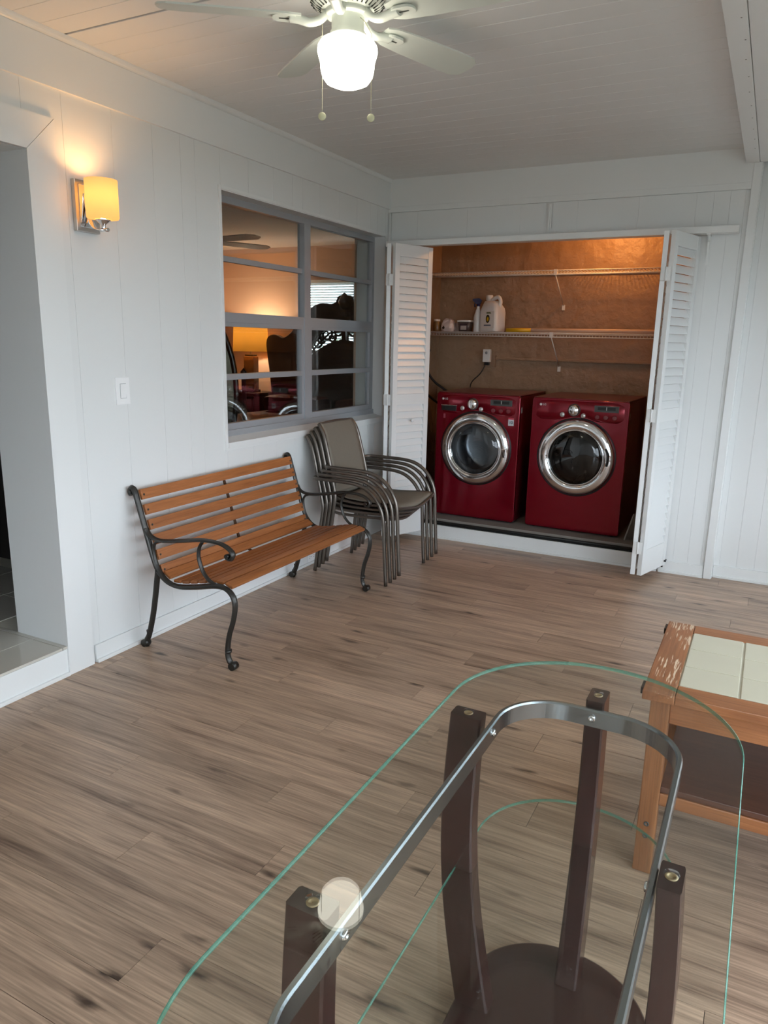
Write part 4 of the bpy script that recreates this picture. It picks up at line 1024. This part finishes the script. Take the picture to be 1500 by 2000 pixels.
sw = empty('light_switch', (0, 2.570, 1.227)); tag(sw, 'white rocker light switch on the left wall', 'switch')
MB().box(.0002, .0075, -.042, .042, 0, .128, bev=.002).build('plate', PLATE, sw)
rk = MB().add([(.0075, -.0165, .031), (.0075, .0165, .031), (.0075, .0165, .097), (.0075, -.0165, .097), (.0090, -.0165, .031), (.0090, .0165, .031), (.0130, .0165, .097), (.0130, -.0165, .097)],
      [(0, 3, 2, 1), (4, 5, 6, 7), (0, 1, 5, 4), (1, 2, 6, 5), (2, 3, 7, 6), (3, 0, 4, 7)]).build('rocker', PLATE, sw)
MB().box(.0070, .0081, -.0185, .0185, .029, .099).build('surround', mat('switch_gap', (170, 170, 172), .5), sw)
ot = empty('wall_outlet', (.012, 4.205, .020)); tag(ot, 'white outlet set sideways in the baseboard behind the bench', 'outlet')
MB().box(.0002, .005, -.058, .058, 0, .068, bev=.002).build('plate', PLATE, ot)
m_ = MB()
for c_ in (-.026, .026):
    for dy_, dz_ in ((-.007, .042), (-.007, .026), (.009, .034)): m_.box(.0048, .0056, c_+dy_-.004, c_+dy_+.004, dz_-.0015, dz_+.0015)
m_.build('slots', BLACK, ot)

# ================================================================== BEDROOM THINGS
# lamp on nightstand
lx, ly = -2.635, 7.0
ns = empty('nightstand', (lx, ly-.02, BZ)); tag(ns, 'dark wooden nightstand under the orange table lamp', 'nightstand')
MB().box(-.20, .20, -.20, .20, .04, .76, bev=.006).build('body', MAHOG, ns); MB().box(-.215, .215, -.23, .22, .76, .80, bev=.008).build('top', MAHOG, ns)
for z in (.12, .34, .56):
    d_ = MB().box(-.18, .18, -.215, -.20, z, z+.18, bev=.004).build('drawer', MAHOG, ns); MB().lathe([(.006, 0), (.012, .012), (.008, .02), (.0005, .022)], 10, M=Matrix.Translation((0, -.215, z+.09)) @ RX(pi/2, 4, 'X')).build('knob', NICKEL, d_)
lm = empty('table_lamp', (lx, ly, BZ+.80)); tag(lm, 'table lamp with glowing amber drum shade on a square carved base', 'lamp')
AMB = mat('carved_amber_base', (120, 84, 40), .45, var=.5, vscale=18, bump=.6, bscale=40)
MB().box(-.085, .085, -.06, .06, 0, .025, bev=.004).build('plinth', MAHOG, lm)
MB().box(-.07, .07, -.05, .05, .025, .405, bev=.008).build('base', AMB, lm); MB().box(-.058, .058, -.04, .04, .405, .425, bev=.003).build('collar', MAHOG, lm)
MB().tube([(0, 0, .425), (0, 0, .52)], .01, 8).build('stem', NICKEL, lm)
LSH = shade_mat('amber_shade', (.46, .21, .03), .13, (1, .40, .04), .10)
MB().lathe([(.205, .46), (.192, .735)], 40).build('shade', LSH, lm)
MB().lathe([(.012, .53), (.03, .57), (.028, .60), (.0005, .62)], 14).build('bulb', emit_mat('lamp_bulb', (1, .7, .4), 20), lm)
ld = bpy.data.lights.new('table_lamp_light', 'POINT'); ld.energy = 20; ld.color = (1, .80, .58); ld.shadow_soft_size = .03
lo = bpy.data.objects.new('table_lamp_light', ld); C.objects.link(lo); lo.location = (lx, ly, BZ+.80+.66)
# bed with carved headboard
bed = empty('carved_bed', (-1.39, 6.2, BZ)); tag(bed, 'bed with tall dark headboard of pierced scroll carving', 'bed')
hb = []
half = [(0, 1.86), (.07, 1.855), (.10, 1.80), (.16, 1.775), (.30, 1.78), (.40, 1.745), (.50, 1.66), (.60, 1.56), (.70, 1.46), (.80, 1.41), (.90, 1.44), (.985, 1.43), (1.02, 1.36), (1.005, 1.20), (.975, 1.0), (.96, .80), (.97, .0)]
sm = [(v.x, v.y) for v in smooth_path([(x, z, 0) for x, z in half[:-1]], 4)]+[half[-1]]
outline = sm+[(-x, z) for x, z in sm[::-1][:-1]] if False else sm+[(-x, z) for x, z in reversed(sm) if x > 1e-4]
up_ = [(x, 1.60-.55*(x/.62)**2 if x < .62 else 1.05) for x in [i*.62/14 for i in range(15)]]
lo_ = [(x, 1.40-.40*(x/.66)**1.7) for x in [i*.66/14 for i in range(15)]]
hole_r = [(.02, 1.41)]+[(x+.02, z) for x, z in lo_[1:12]]+[(x+.02, z-.01) for x, z in reversed(up_[1:12])]+[(.02, 1.585)]
hole_l = [(-x, z) for x, z in reversed(hole_r)]
filled('headboard', [outline, hole_r, hole_l], .05, MAHOG, bed, (0, .84, 0), (pi/2, 0, 0), bevel=.012)
m_ = MB()
def spiral(cx, cz, r0, turns, a0, sgn=1, n=22): return [(cx+sgn*r0*(1-.8*i/n)*cos(a0+turns*2*pi*i/n), .84, cz+r0*(1-.8*i/n)*sin(a0+turns*2*pi*i/n)) for i in range(n+1)]
for sg in (-1, 1):
    for (cx, cz, r0, a0) in ((.10, 1.50, .085, 0), (.24, 1.465, .085, 1.2), (.36, 1.37, .08, .3), (.46, 1.27, .075, 1.0), (.17, 1.43, .05, 2.4), (.31, 1.41, .05, 3.4), (.52, 1.17, .05, .4)):
        m_.tube(spiral(sg*cx, cz, r0, 1.35, a0, sg), [.016-.007*i/22 for i in range(23)], 6)
    m_.tube([(sg*.02, .84, 1.50), (sg*.2, .84, 1.48), (sg*.38, .84, 1.33), (sg*.56, .84, 1.12)], .012, 6)
m_.build('scroll_carving', MAHOG, bed)
m_ = MB(); m_.lathe([(.0005, -.08), (.05, -.05), (.07, 0), (.05, .05), (.02, .09), (.0005, .10)], 10, M=Matrix.Translation((0, .81, 1.80))); m_.build('crest', MAHOG, bed)
MB().box(-.93, .93, -1.10, .78, .22, .62, bev=.06).build('mattress', LINEN, bed)
MB().box(-.96, .96, -1.14, .80, .08, .24, bev=.01).build('bed_frame', MAHOG, bed)
for sg in (-1, 1): MB().box(sg*.46-.36, sg*.46+.36, .42, .76, .62, .80, bev=.07).build('pillow', LINEN, bed)
# oval mirror near the window
mi = empty('oval_mirror', (-1.255, 4.45, BZ), R(38)); tag(mi, 'tall oval dressing mirror with thin dark frame seen through window', 'mirror')
el = [(.34*cos(2*pi*i/48), .0, 1.0+.66*sin(2*pi*i/48)) for i in range(48)]
MB().tube(el, .022, 8, closed=True, up=(0, 1, 0)).build('frame', MAHOG, mi)
filled('mirror_plate', [[(x, z) for x, _, z in el]], .012, mat('mirror_backing', (.20, .18, .13, 1), .25, metal=.4), mi, (0, 0, 0), (pi/2, 0, 0))
m_ = MB()
for s_ in (-1, 1):
    m_.tube([(s_*.40, 0, .02), (s_*.40, 0, 1.12)], .02, 8); m_.tube([(s_*.40, -.24, .02), (s_*.40, 0, .12), (s_*.40, .24, .02)], .018, 8); m_.lathe([(.0005, -.01), (.022, .005), (.026, .03), (.0005, .06)], 10, M=Matrix.Translation((s_*.40, 0, 1.12)))
m_.tube([(-.4, 0, .16), (.4, 0, .16)], .016, 8)
m_.build('stand', MAHOG, mi)
for s_ in (-1, 1): MB().tube([(s_*.345, 0, 1.0), (s_*.40, 0, 1.0)], .012, 8).build('pivot', NICKEL, mi)
# bedroom fan
bf = empty('bedroom_fan', (-1.53, 4.92, BH)); tag(bf, 'tan bedroom ceiling fan seen through the window', 'fan')
FT = mat('fan_tan', (196, 166, 128), .5)
MB().lathe([(.07, 0), (.07, -.03), (.02, -.04), (.02, -.18), (.10, -.20), (.11, -.26), (.07, -.31), (.0005, -.32)], 24).build('motor', FT, bf)
bfm = MB().prism([(.10, -.04), (.3, -.065), (.58, -.07), (.64, -.03), (.64, .03), (.58, .07), (.3, .065), (.10, .04)], -.004, .004).mesh('blade', FT)
for i in range(5): link('blade', bfm, bf, (0, 0, -.25), (R(-7), 0, R(-6)+i*2*pi/5))
# bedroom window: frame + blinds
bw = struct(empty('window_7', ((BW0+BW1)/2, BY, BWZ0)), 'bedroom window with white blinds')
for (a, b, z0, z1) in ((BW0, BW1, BWZ0, BWZ0+.04), (BW0, BW1, BWZ1-.04, BWZ1), (BW0, BW0+.04, BWZ0, BWZ1), (BW1-.04, BW1, BWZ0, BWZ1), ((BW0+BW1)/2-.02, (BW0+BW1)/2+.02, BWZ0, BWZ1)):
    child(bx('frame', TRIM, a, b, BY+.045, BY+.08, z0, z1), bw)
child(bx('pane', GLASSW, BW0, BW1, BY+.058, BY+.062, BWZ0, BWZ1), bw)
BLM = shade_mat('blind_white', (.85, .86, .86), .35)
slm = MB().box(-(BW1-BW0)/2+.01, (BW1-BW0)/2-.01, -.016, .016, -.0008, .0008).mesh('blind_slat', BLM)
zz = BWZ0+.03
while zz < BWZ1-.03:
    child(link('blind_slat', slm, None, ((BW0+BW1)/2, BY+.012, zz), (R(-30), 0, 0)), bw); zz += .028
child(bx('headrail', TRIM, BW0+.005, BW1-.005, BY-.02, BY+.04, BWZ1-.035, BWZ1-.001), bw)
# palm outside the bedroom window
pal = empty('palm_shrub', (-1.75, 9.1, -.2)); tag(pal, 'green palm fronds outside the bedroom window', 'palm')
MB().tube([(0, 0, 0), (.05, 0, .9), (0, .05, 1.9)], [.09, .07, .05], 10).build('trunk', mat('palm_trunk', (110, 92, 70), .9), pal)
rg = random.Random(3)
for k in range(16):
    a_ = k*2.4; el_ = rg.uniform(.2, 1.1); L_ = rg.uniform(.9, 1.4); m_ = MB(); base = Vector((0, .05, 1.9-.5*rg.random()))
    pts = [base+Vector((cos(a_)*L_*t, sin(a_)*L_*t*.7, el_*t*1.1-1.0*t*t)) for t in [i/10 for i in range(11)]]
    m_.tube(pts, [.012-.001*i for i in range(11)], 4)
    for i in range(2, 11):
        t = (pts[i]-pts[i-1]).normalized(); s_ = t.cross(Vector((0, 0, 1))).normalized(); ln = .34*(1-abs(i/10-.5))
        for sg in (-1, 1):
            p0 = pts[i]; p1 = p0+s_*sg*ln+t*ln*.5+Vector((0, 0, -.10)); wv = t*.022
            m_.add([p0-wv, p0+wv, p1, p0+Vector((0, 0, .004))], [(0, 1, 2), (0, 2, 3), (1, 3, 2)])
    m_.build('frond', LEAF, pal)
